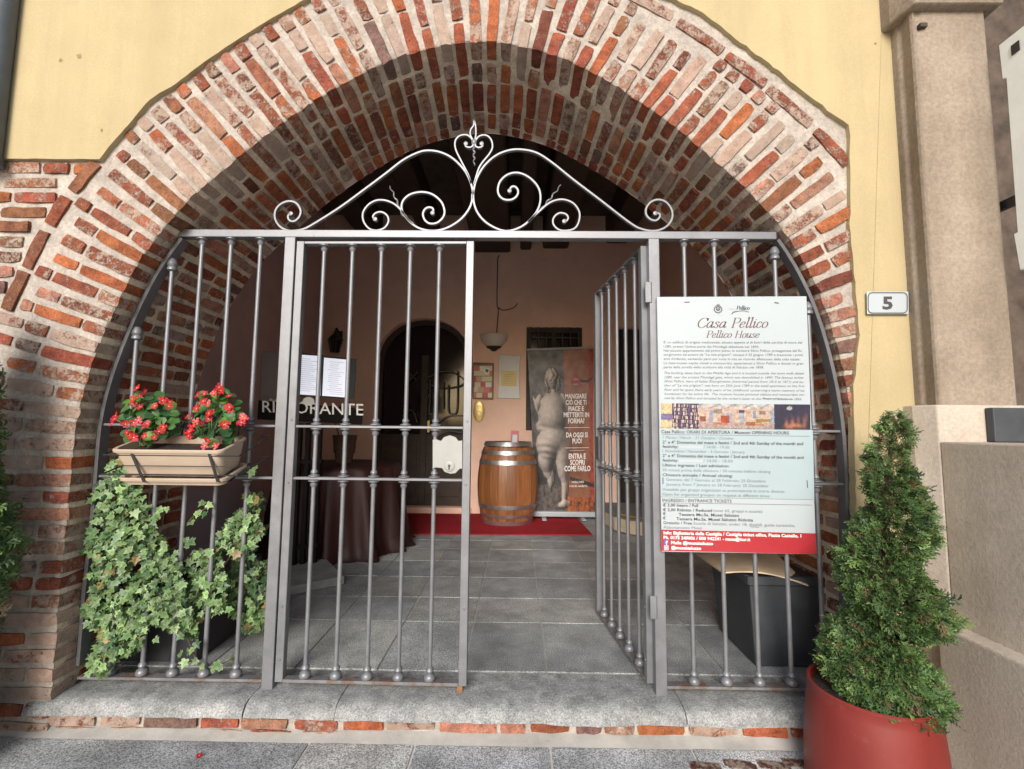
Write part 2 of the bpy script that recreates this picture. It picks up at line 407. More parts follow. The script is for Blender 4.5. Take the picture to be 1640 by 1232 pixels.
# front edge of the arch (on the house front) and its back edge (inside the porch), measured from the photograph
FRONT_PX = [(78,1185),(86,1128),(93,1050),(98,980),(104,920),(110,860),(116,800),(121,740),(127,680),(142,615),(166,548),(194,484),(225,425),(260,375),(299,329),(345,283),(400,237),(460,192),(540,140),(625,97),(700,75),(770,66),(840,75),(910,97),(990,140),(1080,203),(1160,270),(1212,320),(1252,370),(1287,425),(1313,480),(1333,540),(1349,605),(1360,670),(1366,740),(1369,820),(1370,900),(1370,1000),(1370,1120)]
BACK_PX = [(262,1045),(266,1012),(276,950),(286,900),(294,850),(299,800),(304,740),(310,680),(322,610),(345,550),(367,500),(395,457),(425,415),(460,380),(500,346),(550,304),(600,273),(650,244),(720,222),(785,215),(850,225),(900,248),(985,295),(1035,327),(1080,365),(1120,403),(1147,437),(1168,475),(1188,520),(1206,570),(1220,620),(1230,680),(1236,740),(1239,800),(1240,880),(1240,960),(1240,1012)]
YB = .60
NS = 420
FRONT_PX = [(x-6 if x < 330 else x+4 if x > 1250 else x, y) for x, y in FRONT_PX]
BACK_PX = [(x-5 if x < 380 else x+4 if x > 1150 else x, y) for x, y in BACK_PX]
FRONT, ARCL = resample(catmull([at_F(*p) for p in FRONT_PX], 8), NS)
BACK, _ = resample(catmull([at_Y(p[0], p[1], YB) for p in BACK_PX], 8), NS)
# keep the crown of both edges over each other
ka = max(range(NS), key=lambda i: FRONT[i].z); kb = max(range(NS), key=lambda i: BACK[i].z)
b1, _ = resample(BACK[:kb+1], ka+1); b2, _ = resample(BACK[kb:], NS-ka); BACK = b1 + b2[1:]
def smooth(pts, n):
    for _ in range(n):
        pts = [pts[0]] + [(pts[i-1] + pts[i]*2 + pts[i+1])/4 for i in range(1, len(pts)-1)] + [pts[-1]]
    return pts
BACK = smooth(BACK, 12); FRONT = smooth(FRONT, 6)
TAN = smooth([(FRONT[min(i+6, NS-1)] - FRONT[max(i-6, 0)]).normalized() for i in range(NS)], 10)
NRM = [FN.cross(t).normalized() for t in TAN]                   # outward from the opening, in the plane of the front
if NRM[ka].z < 0: NRM = [-n for n in NRM]
DEP = smooth([(BACK[i] - FRONT[i]) for i in range(NS)], 900)
BACK = [FRONT[i] + DEP[i] for i in range(NS)]
def sidx(s): return min(NS-1, max(0, s/ARCL*(NS-1)))
def samp(arr, s):
    f = sidx(s); i = int(f); j = min(NS-1, i+1); return arr[i].lerp(arr[j], f-i)

PAL = {'orange': (.40,.135,.06), 'red': (.30,.095,.055), 'dark': (.185,.06,.043), 'purple': (.19,.115,.10), 'pink': (.43,.22,.15), 'brown': (.24,.105,.06)}
def brick_col(weights, smear):
    k = random.choices(list(weights), list(weights.values()))[0]
    c = PAL[k]; v = random.uniform(.8, 1.2)
    return (c[0]*v*random.uniform(.93, 1.07), c[1]*v*random.uniform(.9, 1.1), c[2]*v, max(0, min(1, random.gauss(*smear))))
W_FRONT = {'orange': 1.5, 'red': 4, 'dark': .6, 'purple': .2, 'pink': 1.5, 'brown': 1.0}
W_LOW = {'orange': 2.4, 'red': 2.4, 'dark': .8, 'purple': 1.2, 'pink': 2.4, 'brown': .5}
W_SOF = {'orange': 3.4, 'red': 3, 'dark': .9, 'purple': .5, 'pink': 1.4, 'brown': 1.2}  # mix kept lighter and warmer, standing in for bounce light on the underside

def brick_mesh(name, nx, ny, nz_, jit, dims):
    """a hand made brick of unit size: knocked corners, uneven arrises; jit in metres against dims"""
    bm = bmesh.new()
    gx = [i/nx-.5 for i in range(nx+1)]; gy = [i/ny-.5 for i in range(ny+1)]; gz = [i/nz_-.5 for i in range(nz_+1)]
    idx = {}
    def V(i, j, k):
        if (i, j, k) not in idx:
            p = [gx[i], gy[j], gz[k]]
            e = sum(abs(abs(c)-.5) < 1e-6 for c in p)
            q = []
            for a in range(3):
                c = p[a]
                inset = (.0016 if e == 2 else .004 if e == 3 else 0)/dims[a]
                c -= math.copysign(inset*random.uniform(.2, 1.6), c) if abs(c) > .49 else 0
                c += random.gauss(0, jit)/dims[a]
                q.append(c)
            idx[(i, j, k)] = bm.verts.new(q)
        return idx[(i, j, k)]
    def F(a, b, c, d): bm.faces.new((a, b, c, d))
    for i in range(nx):
        for j in range(ny):
            F(V(i,j,0), V(i,j+1,0), V(i+1,j+1,0), V(i+1,j,0)); F(V(i,j,nz_), V(i+1,j,nz_), V(i+1,j+1,nz_), V(i,j+1,nz_))
    for i in range(nx):
        for k in range(nz_):
            F(V(i,0,k), V(i+1,0,k), V(i+1,0,k+1), V(i,0,k+1)); F(V(i,ny,k), V(i,ny,k+1), V(i+1,ny,k+1), V(i+1,ny,k))
    for j in range(ny):
        for k in range(nz_):
            F(V(0,j,k), V(0,j,k+1), V(0,j+1,k+1), V(0,j+1,k)); F(V(nx,j,k), V(nx,j+1,k), V(nx,j+1,k+1), V(nx,j,k+1))
    bmesh.ops.recalc_face_normals(bm, faces=bm.faces)
    me = bpy.data.meshes.new(name); bm.to_mesh(me); bm.free(); me.materials.append(BRICK)
    me.polygons.foreach_set('use_smooth', [True]*len(me.polygons)); me.set_sharp_from_angle(angle=R(48))
    return me
STRETCH = [brick_mesh('brick', 4, 2, 1, .0017, (.24, .055, .12)) for _ in range(14)]
HEADER = [brick_mesh('brick', 3, 2, 2, .0017, (.12, .055, .12)) for _ in range(10)]
LONGD = [brick_mesh('brick', 3, 2, 2, .0017, (.12, .055, .24)) for _ in range(8)]
def put_brick(parent, c, ax, ay, dims, colr, tilt=.012, name='brick'):
    """centre c, long axis ax, thickness axis ay, dims = (along ax, along ay, along ax x ay)"""
    ax = ax.normalized(); ay = (ay - ax*ay.dot(ax)).normalized(); az = ax.cross(ay)
    rot = Matrix((ax, ay, az)).transposed()
    rot = rot @ Matrix.Rotation(random.gauss(0, tilt), 3, 'Z') @ Matrix.Rotation(random.gauss(0, tilt*.6), 3, 'Y')
    if random.random() < .5: rot = rot @ Matrix.Rotation(math.pi, 3, 'X')
    pool = STRETCH if dims[0] > dims[2]*1.4 else LONGD if dims[2] > dims[0]*1.4 else HEADER
    M = Matrix.LocRotScale(c, rot.to_quaternion(), Vector(dims))
    return put(name, random.choice(pool), parent, M, colr)

# ---- mortar beds
def mortar_front():
    mb = MB(); rs = [0, .012, .04, .08, .14, .2, .26, .32, .38, .44, .5]
    left = [.56, .64, .72, .8, .9, 1.05]
    ids = list(range(0, NS, 2)); rows = []
    for i in ids:
        row = []
        ext = rs + (left if i < ka*.62 else [.5, .53, .56, .6, .64, .68] if i > ka else [.5]*len(left))
        for r in ext:
            p = FRONT[i] + NRM[i]*r
            d = .003*nz(p.x*24, p.z*24, 3) + .0016*nz(p.x*70, p.z*70, 9) - .004
            if r == 0: p = p + NRM[i]*.006; d -= .006
            row.append(p + FN*d)
        rows.append(row)
    n = len(rows[0]); vs = [p for r in rows for p in r]
    fs = [(a*n+b, (a+1)*n+b, (a+1)*n+b+1, a*n+b+1) for a in range(len(rows)-1) for b in range(n-1) if (rows[a][b]-rows[a][b+1]).length > 1e-5 or (rows[a+1][b]-rows[a+1][b+1]).length > 1e-5]
    mb.add(vs, fs); return mb.build('arch_face', MORTAR, house, smooth='all', fix=False)
def mortar_soffit():
    mb = MB(); ids = list(range(0, NS, 2)); rows = []
    us = [k/22 for k in range(23)]
    for i in ids:
        row = []
        for u in us:
            p = FRONT[i] + DEP[i]*u
            d = .003*nz(p.x*24, p.y*24, p.z*24) + .002*nz(p.x*60, p.y*60, p.z*60+4) + .004
            if u == 0: p = p + FN*(-.006); d += .006
            row.append(p + NRM[i]*d)
        rows.append(row)
    n = len(us); vs = [p for r in rows for p in r]
    fs = [(a*n+b, a*n+b+1, (a+1)*n+b+1, (a+1)*n+b) for a in range(len(rows)-1) for b in range(n-1)]
    mb.add(vs, fs); return mb.build('arch_soffit', MORTAR_IN, house, smooth='all', fix=False)
face = mortar_front(); soffit = mortar_soffit()

NC = int(round(ARCL/.0745)); pitch = ARCL/NC
XL = at_F(-24, 500).x
last_ext = 0
n_face = n_sof = 0
for i in range(NC):
    s = (i+.5)*pitch + random.uniform(-.004, .004)
    p = samp(FRONT, s); T = samp(TAN, s); Nn = samp(NRM, s); D = samp(DEP, s); dep = D.length; Dn = D.normalized()
    h = random.uniform(.050, .059)
    px, py = project(p)
    low = min(1, max(0, (py-560)/350)) if px < 600 else 0
    inner_right = px > 1330 and py > 600
    A = (i % 2 == 0) if random.random() < .9 else (i % 2 == 1)
    wts = {k: W_FRONT[k]*(1-low) + W_LOW[k]*low for k in PAL}
    sm = (.42 + .12*(py < 330) + .26*low, .24)
    # the corner piece shows on both faces
    L1, D1 = (random.uniform(.215, .25), random.uniform(.105, .125)) if A else (random.uniform(.10, .125), random.uniform(.20, .24))
    pr, ps = random.uniform(.004, .010), random.uniform(.004, .010)
    cc = brick_col(wts, sm)
    c = p + Nn*(L1/2 - ps) - FN*(D1/2 - pr)
    put_brick(face, c, Nn, T, (L1, h, D1), cc); n_face += 1
    # rest of the course on the front
    r = L1 - ps + random.uniform(.012, .022)
    ext = px < 330 and abs(Nn.z) < .30 and py > 300
    if ext: last_ext = max(last_ext, i)
    rmax = 9 if ext else (.455 if px < 800 else .415)
    if px < 330 and not ext and project(p + Nn*.47)[0] < 178: rmax = .405
    k = 0
    while r < rmax - .05:
        Lb = (random.uniform(.10, .125) if (A ^ (k % 2 == 1)) else random.uniform(.205, .25))
        if not ext and r + Lb > rmax: Lb = rmax - r
        if Lb < .05: break
        q = p + Nn*(r + Lb/2); qx, qy = project(q)
        if q.x < XL or qx > 1385 or q.z < -.2 or qy < -130: break
        if inner_right: break
        hb = h*random.uniform(.92, 1.06)
        put_brick(face, q - FN*(.055 - random.uniform(.003, .010)), Nn, T, (Lb, hb, .11), brick_col(wts, sm)); n_face += 1
        r += Lb + random.uniform(.012, .022); k += 1
    # the course on the underside
    v = D1 + random.uniform(.012, .02); k = 0
    wl = {kk: W_SOF[kk] for kk in PAL}
    while v < dep - .05:
        Lb = (random.uniform(.10, .125) if (A ^ (k % 2 == 1)) else random.uniform(.2, .245))
        if random.random() < .12: Lb = random.uniform(.09, .24)
        if v + Lb > dep - .03: Lb = dep - .004 - v
        if Lb < .045: break
        q = p + Dn*(v + Lb/2)
        put_brick(soffit, q + Nn*(.05 - random.uniform(.004, .011)), Dn, T, (Lb, h*random.uniform(.92, 1.06), .10), brick_col(wl, (.30, .22))); n_sof += 1
        v += Lb + random.uniform(.012, .022); k += 1

# ---- the band of bricks laid along the back of the arch, and the coursed wall left of it
wall_part = MB()
zt = at_F(60, 258).z
def arch_r(q):
    """distance of a point of the front from the arch edge, and where along it"""
    best = min(range(0, NS, 3), key=lambda i: (FRONT[i]-q).length_squared)
    return (q-FRONT[best]).dot(NRM[best]), best
# tangential band, left
s = 0
bands = []
for i in range(NS):
    q = FRONT[i] + NRM[i]*.452; x, y = project(q)
    if x < 170 and 262 < y < 500: bands.append(i)
if bands:
    i0, i1 = bands[0], bands[-1]; s0, s1 = i0/(NS-1)*ARCL, i1/(NS-1)*ARCL
    s = s0
    while s < s1 - .05:
        L = random.uniform(.13, .19)
        p = samp(FRONT, s + L/2); Nn = samp(NRM, s+L/2); T = samp(TAN, s+L/2)
        put_brick(face, p + Nn*.452 - FN*(.055 - random.uniform(.006, .012)), T, Nn, (L*1.16, .058, .11), brick_col({'orange': 2, 'red': 2, 'brown': 1}, (.15, .1))); n_face += 1
        s += L + .012
# right: the same band under the plaster edge
i = ka + 1
sR = ka/(NS-1)*ARCL
while sR < ARCL:
    L = random.uniform(.2, .25); p = samp(FRONT, sR+L/2); Nn = samp(NRM, sR+L/2); T = samp(TAN, sR+L/2)
    q = p + Nn*.450; x, y = project(q)
    if x > 1400: break
    if y > -60: put_brick(face, q - FN*(.055 - random.uniform(.005, .01)), T, Nn, (L*1.1, .055, .11), brick_col({'dark': 2, 'red': 3, 'purple': 1}, (.45, .15))); n_face += 1
    sR += L + .015
# coursed wall at the far left
se = (last_ext+1)*pitch; pe = samp(FRONT, se); ne = samp(NRM, se)
z = zt - .036; row = 0
while z > 1.0:
    x = XL - .05 + (.07 if row % 2 else 0)
    h = random.uniform(.048, .056)
    while True:
        L = random.choice([.115, .235, .235]) * random.uniform(.92, 1.05)
        q = Vector((x + L/2, 0, z)); q.y = -.08 + .02*q.x
        edge = Vector((x + L, q.y, z)); r, bi = arch_r(edge)
        if r < .50:
            L2 = L - (.50 - r)*1.05
            if L2 < .05: break
            L = L2; q = Vector((x + L/2, q.y, z))
        if (q - pe).dot(Vector((-ne.z, 0, ne.x))) * (1 if ne.x > 0 else -1) <= .05: break
        if x + L > at_F(175, 258).x: break
        put_brick(face, q - FN*(.055 - random.uniform(.004, .01)), Vector((1,0,0)), Vector((0,0,1)), (L, h, .11), brick_col(W_FRONT, (.42, .2))); n_face += 1
        x += L + random.uniform(.014, .022)
        if r < .50: break
    z -= .071; row += 1
print('bricks', n_face, n_sof, 'arc', ARCL)

# ---- the yellow plaster, 3.5 cm proud of the brick
def plaster():
    inner = [(-700,258),(-300,258),(0,258),(80,258.5),(165,259),(186,232),(210,205),(245,165),(286,139),(325,109),(360,85),(395,62),(430,40),(465,20),(500,0),(570,-38),(640,-64),(700,-78),(770,-84),(860,-76),(950,-48),(1035,-12),(1075,3),(1122,27),(1160,55),(1200,87),(1236,113),(1270,141),(1313,174),(1355,206),(1356,255),(1357,310),(1357,360),(1360,410),(1365,455),(1369,500),(1371,540),(1368,580),(1363,620),(1362,660),(1364,720),(1366,800),(1368,900),(1369,1000),(1370,1120),(1372,1250)]
    i0, i1 = inner.index((165,259)), inner.index((1355,206))
    inner = inner[:i0] + [(p.x, p.y) for p in catmull([(x, y, 0) for x, y in inner[i0:i1+1]], 5)] + inner[i1+1:]
    pts = []
    for a, b in zip(inner, inner[1:]):
        n = max(1, int(math.hypot(a[0]-b[0], a[1]-b[1])/14)) if -50 < a[0] < 1600 else 1
        for k in range(n):
            x, y = a[0]+(b[0]-a[0])*k/n, a[1]+(b[1]-a[1])*k/n
            rough = .8 if x > 1000 else .25
            pts.append((x + random.gauss(0, rough)*(x > 170), y + random.gauss(0, rough)))
    loop = [at_F(x, y, .0) for x, y in pts]
    for p in loop: p.z = max(p.z, -.17)
    zb = -.17; last = loop[-1]; last.z = zb
    fx = lambda x, z: Vector((x, -.08 + .02*x, z))
    loop += [fx(2.05, zb), fx(2.05, 6.5), fx(-6.0, 6.5), fx(-6.0, loop[0].z)]
    back = [p - FN*.02 for p in loop]; front = [p + FN*.020 for p in loop]
    mb = MB(); mb.hexa(front, back); o = mb.build('plaster', YELLOW, house)
    bevel(o, .004, 2, 30)
    return o
plaster()
for cx_, cy_, r_ in ((97,97,4), (127,90,5.5), (163,209,3.5), (1402,70,3)):
    c = at_F(cx_, cy_, .0202); rr_c = r_*.0026; mb = MB()
    mb.add([c + Vector((rr_c*random.uniform(.6, 1.2)*math.cos(k*.9), 0, rr_c*random.uniform(.6, 1.2)*math.sin(k*.9))) + FN*.0006 for k in range(7)], [tuple(range(7))[::-1]]); mb.build('chip', mat('chipped_plaster', (.24,.16,.09), .9, var=.2, bst=.3), house, fix=False)
# strip of wall behind the brickwork at the far left (out of frame)
mb = MB(); xa = XL - .15
mb.box((-6, -.10, -.17), (xa, .5, zt + .05)); mb.build('side_wall', MORTAR, house)

# ================================================================== THE PORCH BEHIND THE ARCH
XLW, XRW, YBK, ZC = -2.72, 1.95, 4.16, 4.10
def wall_obj(name, verts, faces, m, thick=None):
    mb = MB(); mb.add(verts, faces); return tag(mb.build(name, m), kind='structure')
# inner face of the front wall round the arch
mb = MB(); loop = BACK; out = []
cx = (XLW+XRW)/2
for p in loop:
    d = Vector((p.x-cx, 0, p.z-1.0)); t = 1e9
    if d.x > 0: t = min(t, (XRW+.02-cx)/d.x)
    if d.x < 0: t = min(t, (XLW-.02-cx)/d.x)
    if d.z > 0: t = min(t, (ZC+.02-1.0)/d.z)
    if d.z < 0: t = min(t, -1.02/d.z)
    out.append(Vector((cx + d.x*t, YB, 1.0 + d.z*t)))
n = len(loop)
mb.add(loop + out, [(i, i+1, n+i+1, n+i) for i in range(n-1)])
i_tl = min(range(n), key=lambda i: (out[i]-Vector((XLW, YB, ZC))).length)
tag(mb.build('wall', MAUVE), kind='structure')
# corners of that wall and a light-tight back
mb = MB()
for sx in (XLW, XRW):
    k = min(range(n), key=lambda i: (out[i]-Vector((sx, YB, ZC+.02))).length)
    mb.add([out[max(0, k-6)], Vector((sx + (.03 if sx > 0 else -.03), YB, ZC+.03)), out[min(n-1, k+6)]], [(0, 1, 2)])
tag(mb.build('wall', MAUVE), kind='structure')
mb = MB(); mb.box((XLW-.15, YB, -.1), (XLW, YBK+.3, ZC+.1)); tag(mb.build('wall', MAUVE), kind='structure')
mb = MB(); mb.box((XRW, YB, -.1), (XRW+.15, YBK+.3, ZC+.1)); tag(mb.build('wall', PINK), kind='structure')

def Bk(px, py, off=0.0): return at_Y(px, py, YBK - off)
# back wall with an arched door recess, a window recess and a doorway on the right
dl, dr = Bk(598, 700).x, Bk(753, 700).x; dsp = Bk(600, 590).z; dtop = Bk(675, 510).z; dsill = Bk(675, 812).z
wl, wr, wt_, wb_ = Bk(843, 560).x, Bk(933, 560).x, Bk(890, 524).z, Bk(890, 690).z
rl, rr_, rt = Bk(991, 600).x, XRW-.04, Bk(1010, 525).z
mb = MB(); Y0 = YBK
def wq(x0, x1, z0, z1):
    mb.box((x0, Y0, z0), (x1, Y0+.12, z1))
wq(XLW, dl, 0, ZC); wq(dl, dr, 0, dsill); wq(dr, wl, 0, ZC); wq(wl, wr, 0, wb_); wq(wl, wr, wt_, ZC); wq(wr, rl, 0, ZC); wq(rl, rr_, rt, ZC); wq(rr_, XRW, 0, ZC)
na = 16; arcp = []
for k in range(na+1):
    a = math.pi - math.pi*k/na
    arcp.append(Vector(((dl+dr)/2 + (dr-dl)/2*math.cos(a), Y0, dsp + (dtop-dsp)*math.sin(a)**.8)))
for a, b in zip(arcp, arcp[1:]):
    fr = [a, b, Vector((b.x, Y0, ZC)), Vector((a.x, Y0, ZC))]
    mb.hexa(fr, [p + Vector((0, .12, 0)) for p in fr])
bw = tag(mb.build('wall', PINK), kind='structure')
# dark rooms behind the openings
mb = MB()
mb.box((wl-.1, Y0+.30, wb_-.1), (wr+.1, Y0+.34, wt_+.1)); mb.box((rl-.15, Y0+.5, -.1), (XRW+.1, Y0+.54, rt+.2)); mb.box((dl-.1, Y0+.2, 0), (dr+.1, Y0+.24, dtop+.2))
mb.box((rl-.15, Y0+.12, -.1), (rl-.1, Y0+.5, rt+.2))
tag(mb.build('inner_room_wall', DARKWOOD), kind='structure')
mb = MB(); mb.box((XLW-.1, YB-.02, ZC), (XRW+.1, YBK+.6, ZC+.2)); ceil = tag(mb.build('ceiling', CEILING), kind='structure')
for xa_, xb_, zb_ in ((-2.2, -1.9, 3.75), (-1.35, -1.1, 3.78), (-.62, -.12, 3.56), (.02, .17, 3.60), (.33, .68, 3.62), (1.2, 1.5, 3.7)):
    mb = MB(); mb.box((xa_, YB+.02, zb_), (xb_, YBK-.003, ZC-.002)); bevel(mb.build('beam', DARKWOOD, ceil), .02, 1)

# ---- porch floor of stone tiles
mb = MB(); mb.box((XLW, .10, -.15), (XRW, YBK+.5, -.006)); floor = tag(mb.build('floor', GROUT), kind='structure')
def slab_mesh(name, m):
    bm = bmesh.new(); bmesh.ops.create_cube(bm, size=1)
    bmesh.ops.bevel(bm, geom=[e for e in bm.edges if all(v.co.z > 0 for v in e.verts)], offset=.006, segments=1, affect='EDGES', profile=.5)
    me = bpy.data.meshes.new(name); bm.to_mesh(me); bm.free(); me.materials.append(m); return me
TM = [slab_mesh('tile', TILE) for _ in range(3)]
XS = [XLW+.01, -2.40, -1.90, -1.48, -1.06, -.66, -.25, .15, .58, 1.0, 1.45, XRW-.01]; YS = [.155, .72, 1.12, 1.555, 1.99, 2.40, 2.74, 3.06, 3.6, YBK]
for a, b in zip(XS, XS[1:]):
    for c, d in zip(YS, YS[1:]):
        g = random.choice([0, 0, 1, 2]); v = random.uniform(.9, 1.1)
        base = [(.29,.305,.315), (.315,.325,.325), (.255,.27,.285)][g]
        M = Matrix.LocRotScale(Vector(((a+b)/2, (c+d)/2, -.03 + random.uniform(-.0015, .0015))), Matrix.Rotation(random.gauss(0, .004), 3, 'Z').to_quaternion(), Vector((b-a-.010, d-c-.010, .06)))
        put('tile', random.choice(TM), floor, M, tuple(x*v for x in base) + (1,))

# ---- threshold of granite slabs on a course of brick
step = empty('stone_step', (0, -.02, -.17), 'long worn granite threshold under the gate, on a course of red bricks', 'step')
def worn_slab(x0, x1, y0, y1, z0, z1, name='slab'):
    bm = bmesh.new(); nx = max(4, int((x1-x0)/.045)); rows = []
    prof = [(y1, z0), (y1, z1), (y1-.1, z1), (y0+.09, z1), (y0+.05, z1-.003), (y0+.022, z1-.012), (y0+.006, z1-.032), (y0, z1-.055), (y0+.004, (z0+z1)/2-.01), (y0+.012, z0+.006), (y0+.03, z0)]
    for i in range(nx+1):
        x = x0 + (x1-x0)*i/nx; row = []
        endf = 1.0 if 0 < i < nx else 0.0
        for j, (y, z) in enumerate(prof):
            d = .008*nz(x*5, y*9, z*9+x0) + .005*nz(x*19, y*19, z*19)
            zz = z + (d*.45 if 1 <= j <= 3 else d*.4) ; yy = y + (d if 4 <= j <= 9 else 0)
            if not endf and 2 <= j <= 9: yy += .008; zz -= .004
            row.append(bm.verts.new((x, yy, zz)))
        rows.append(row)
    m = len(prof)
    for a, b in zip(rows, rows[1:]):
        for j in range(m): bm.faces.new((a[j], a[(j+1) % m], b[(j+1) % m], b[j]))
    bm.faces.new(rows[0][::-1]); bm.faces.new(rows[-1])
    bmesh.ops.recalc_face_normals(bm, faces=bm.faces)
    me = bpy.data.meshes.new(name); bm.to_mesh(me); bm.free(); me.materials.append(GRANITE)
    me.polygons.foreach_set('use_smooth', [True]*len(me.polygons)); me.set_sharp_from_angle(angle=R(50))
    return put(name, me, step)
xs = [-2.075, -1.142, -.755, .712, 1.72]
for a, b in zip(xs, xs[1:]): worn_slab(a+.002, b-.002, -.140 + random.uniform(-.006, .006), .148, -.066, -.004)
mb = MB(); mb.box((-2.0, -.100, -.19), (1.75, .12, -.063)); mb.build('bed', MORTAR, step)
x = -1.99
while x < 1.7:
    L = random.choice([.12, .2, .23, .17]) * random.uniform(.85, 1.1); hh = random.uniform(.040, .050)
    put_brick(step, Vector((x+L/2, -.113+.055 + random.uniform(-.006, .004), -.0925 + random.uniform(-.003, .003))), Vector((1,0,0)), Vector((0,0,1)), (L, hh, .11), brick_col({'orange': 3, 'red': 3, 'purple': .7, 'pink': .7}, (.38, .2)))
    if x < -.9 and random.random() < .8:
        put_brick(step, Vector((x+L/2+.03, -.114+.055, -.130)), Vector((1,0,0)), Vector((0,0,1)), (L*.9, .020, .11), brick_col({'orange': 3, 'red': 2, 'pink': 1}, (.6, .2)))
    x += L + random.uniform(.008, .03)

# ---- street
mb = MB(); mb.box((-60, -60, -.5), (60, .3, -.148)); street = tag(mb.build('pavement', mat('bounce_paving', (.68,.655,.61), .9, var=.15, bst=.5)), kind='structure')  # base colour paled to bounce extra light up under the arch
PM = [slab_mesh('paving_stone', PAVE) for _ in range(3)]
xj = [-2.75, -2.06, at_Z(478, 1217, -.14).x, at_Z(657, 1217, -.14).x, at_Z(883, 1217, -.14).x, .72, 1.25, 1.8, 2.3]
for r, (ya, yb) in enumerate(((-.150, -.62), (-.62, -1.05), (-1.05, -1.5))):
    for k, (a, b) in enumerate(zip(xj, xj[1:])):
        sh = 0 if r == 0 else .23*r
        c = random.choice([(.37,.39,.41), (.41,.42,.42), (.34,.36,.385)])
        if r > 0: c = tuple(x*1.3 for x in c)  # outer rows paled to throw more light onto the soffit
        if r == 0 and b < -.9: c = (.44,.44,.43)
        M = Matrix.LocRotScale(Vector(((a+b)/2+sh, (ya+yb)/2, -.169 + random.uniform(-.002, .002))), Matrix.Identity(3).to_quaternion(), Vector((b-a-.010, abs(yb-ya)-.010, .06)))
        put('paving_stone', random.choice(PM), street, M, c + (1,))
# mortar fillet between street and step, patch of broken brick by the pot
mb = MB(); rows = []
for i in range(90):
    x = -2.3 + i*.045
    d = .006*nz(x*6, 1, 2) + .004*nz(x*21, 5, 2)
    rows.append([Vector((x, -.085, -.112)), Vector((x, -.106+d*.5, -.121+d*.5)), Vector((x, -.122+d, -.130)), Vector((x, -.140+d, -.136)), Vector((x, -.158+d*2, -.144))])
m5 = 5
mb.add([p for r in rows for p in r], [(a*m5+b, (a+1)*m5+b, (a+1)*m5+b+1, a*m5+b+1) for a in range(len(rows)-1) for b in range(m5-1)])
mb.build('mortar_fillet', GROUT, street, smooth='all', fix=False)
for k, (px, py) in enumerate(((1130, 1228), (1185, 1226), (1240, 1227), (1280, 1224))):
    p = at_Z(px, py, -.14)
    put_brick(street, Vector((p.x, p.y, -.161)), Vector((1, -.1, 0)), Vector((0, 1, 0)), (.122, .05, .05), (.13,.055,.045,.55))

# ================================================================== RIGHT HAND PILASTER AND LOW PARAPET
pil = empty('stone_pilaster', (1.9, -.1, -.17), 'rough beige stone pilaster with chamfered edge right of the yellow wall', 'pilaster')
def fy(x): return -.08 + .02*x
xs0 = at_F(1447, 330, .03).x
def prism(plan, z0, z1, name, m, bev=.006):
    mb = MB(); mb.hexa([Vector((x, y, z0)) for x, y in plan], [Vector((x, y, z1)) for x, y in plan]); o = mb.build(name, m, pil); bevel(o, bev, 2); return o
yF = -.185
xR = at_Y(1600, 300, yF).x
zs = at_Y(1470, 650, -.10).z; zcap = at_Y(1520, 12, yF-.02).z
xc1 = at_Y(1483, 330, yF).x
shaft = prism([(xs0, .1), (xs0, -.10), (xs0+.012, -.112), (xc1-.006, yF+.012), (xc1, yF-.004), (xc1+.012, yF+.006), (xc1+.03, yF+.006), (xc1+.045, yF), (xR, yF), (xR, .1)], zs-.02, 5.0, 'shaft', CONCRETE)
prism([(xs0-.045, .1), (xs0-.045, -.12), (xc1-.02, yF-.045), (xR+.05, yF-.045), (xR+.05, .1)], zcap, zcap+.20, 'capital', CONCRETE, .012)
zl = at_X(1486, 707, 1.76).z
prism([(xs0-.055, .1), (xs0-.055, -.115), (1.764, -.2025), (xR+.1, -.2025), (xR+.1, .1)], -.17, zs, 'base', PARAPET, .006)
mb = MB(); c0 = at_Y(1468, 52, yF+.03)
mb.box((c0.x-.020, -.20, c0.z-.010), (c0.x+.012, -.14, c0.z+.008)); mb.build('notch', DARKWOOD, pil)
# recessed wall beyond it, the recess shade put into its dark colour
mb = MB(); mb.box((xR+.02, 1.2, -.17), (6, 1.4, 6.0)); mb.box((xR-.06, .105, -.17), (xR-.005, 1.195, 6.0)); mb.build('recess', mat('shade_dark_wall', (.075,.055,.042), .95, var=.5, vs=6, bst=.8, spots=(5, .62, (.20,.15,.11), .6)), pil)
par = empty('parapet', (2.2, -.6, -.17), 'pale rendered parapet with a stepped ledge running out beside the potted cypress', 'parapet')
mb = MB(); mb.box((1.765, -1.8, .2), (2.9, -.2028, zl)); bevel(mb.build('upper_block', PARAPET, par), .006, 2)
zledge = at_X(1516, 1005, 1.70).z
mb = MB(); mb.hexa([Vector((1.70, -1.8, -.17)), Vector((2.8, -1.8, -.17)), Vector((2.8, -.201, -.17)), Vector((1.70, -.201, -.17))], [Vector((1.70, -1.8, zledge)), Vector((2.8, -1.8, zledge)), Vector((2.8, -.201, zledge)), Vector((1.70, -.201, zledge))]); bevel(mb.build('plinth', PARAPET, par), .012, 3)
p = at_Y(1590, 653, -.24)
mb = MB(); mb.box((p.x, -.24, zl+.002), (p.x+.6, -.206, p.z)); bevel(tag(mb.build('slate_block', SLATE), 'dark grey slate block standing on the parapet ledge', 'block'), .004)

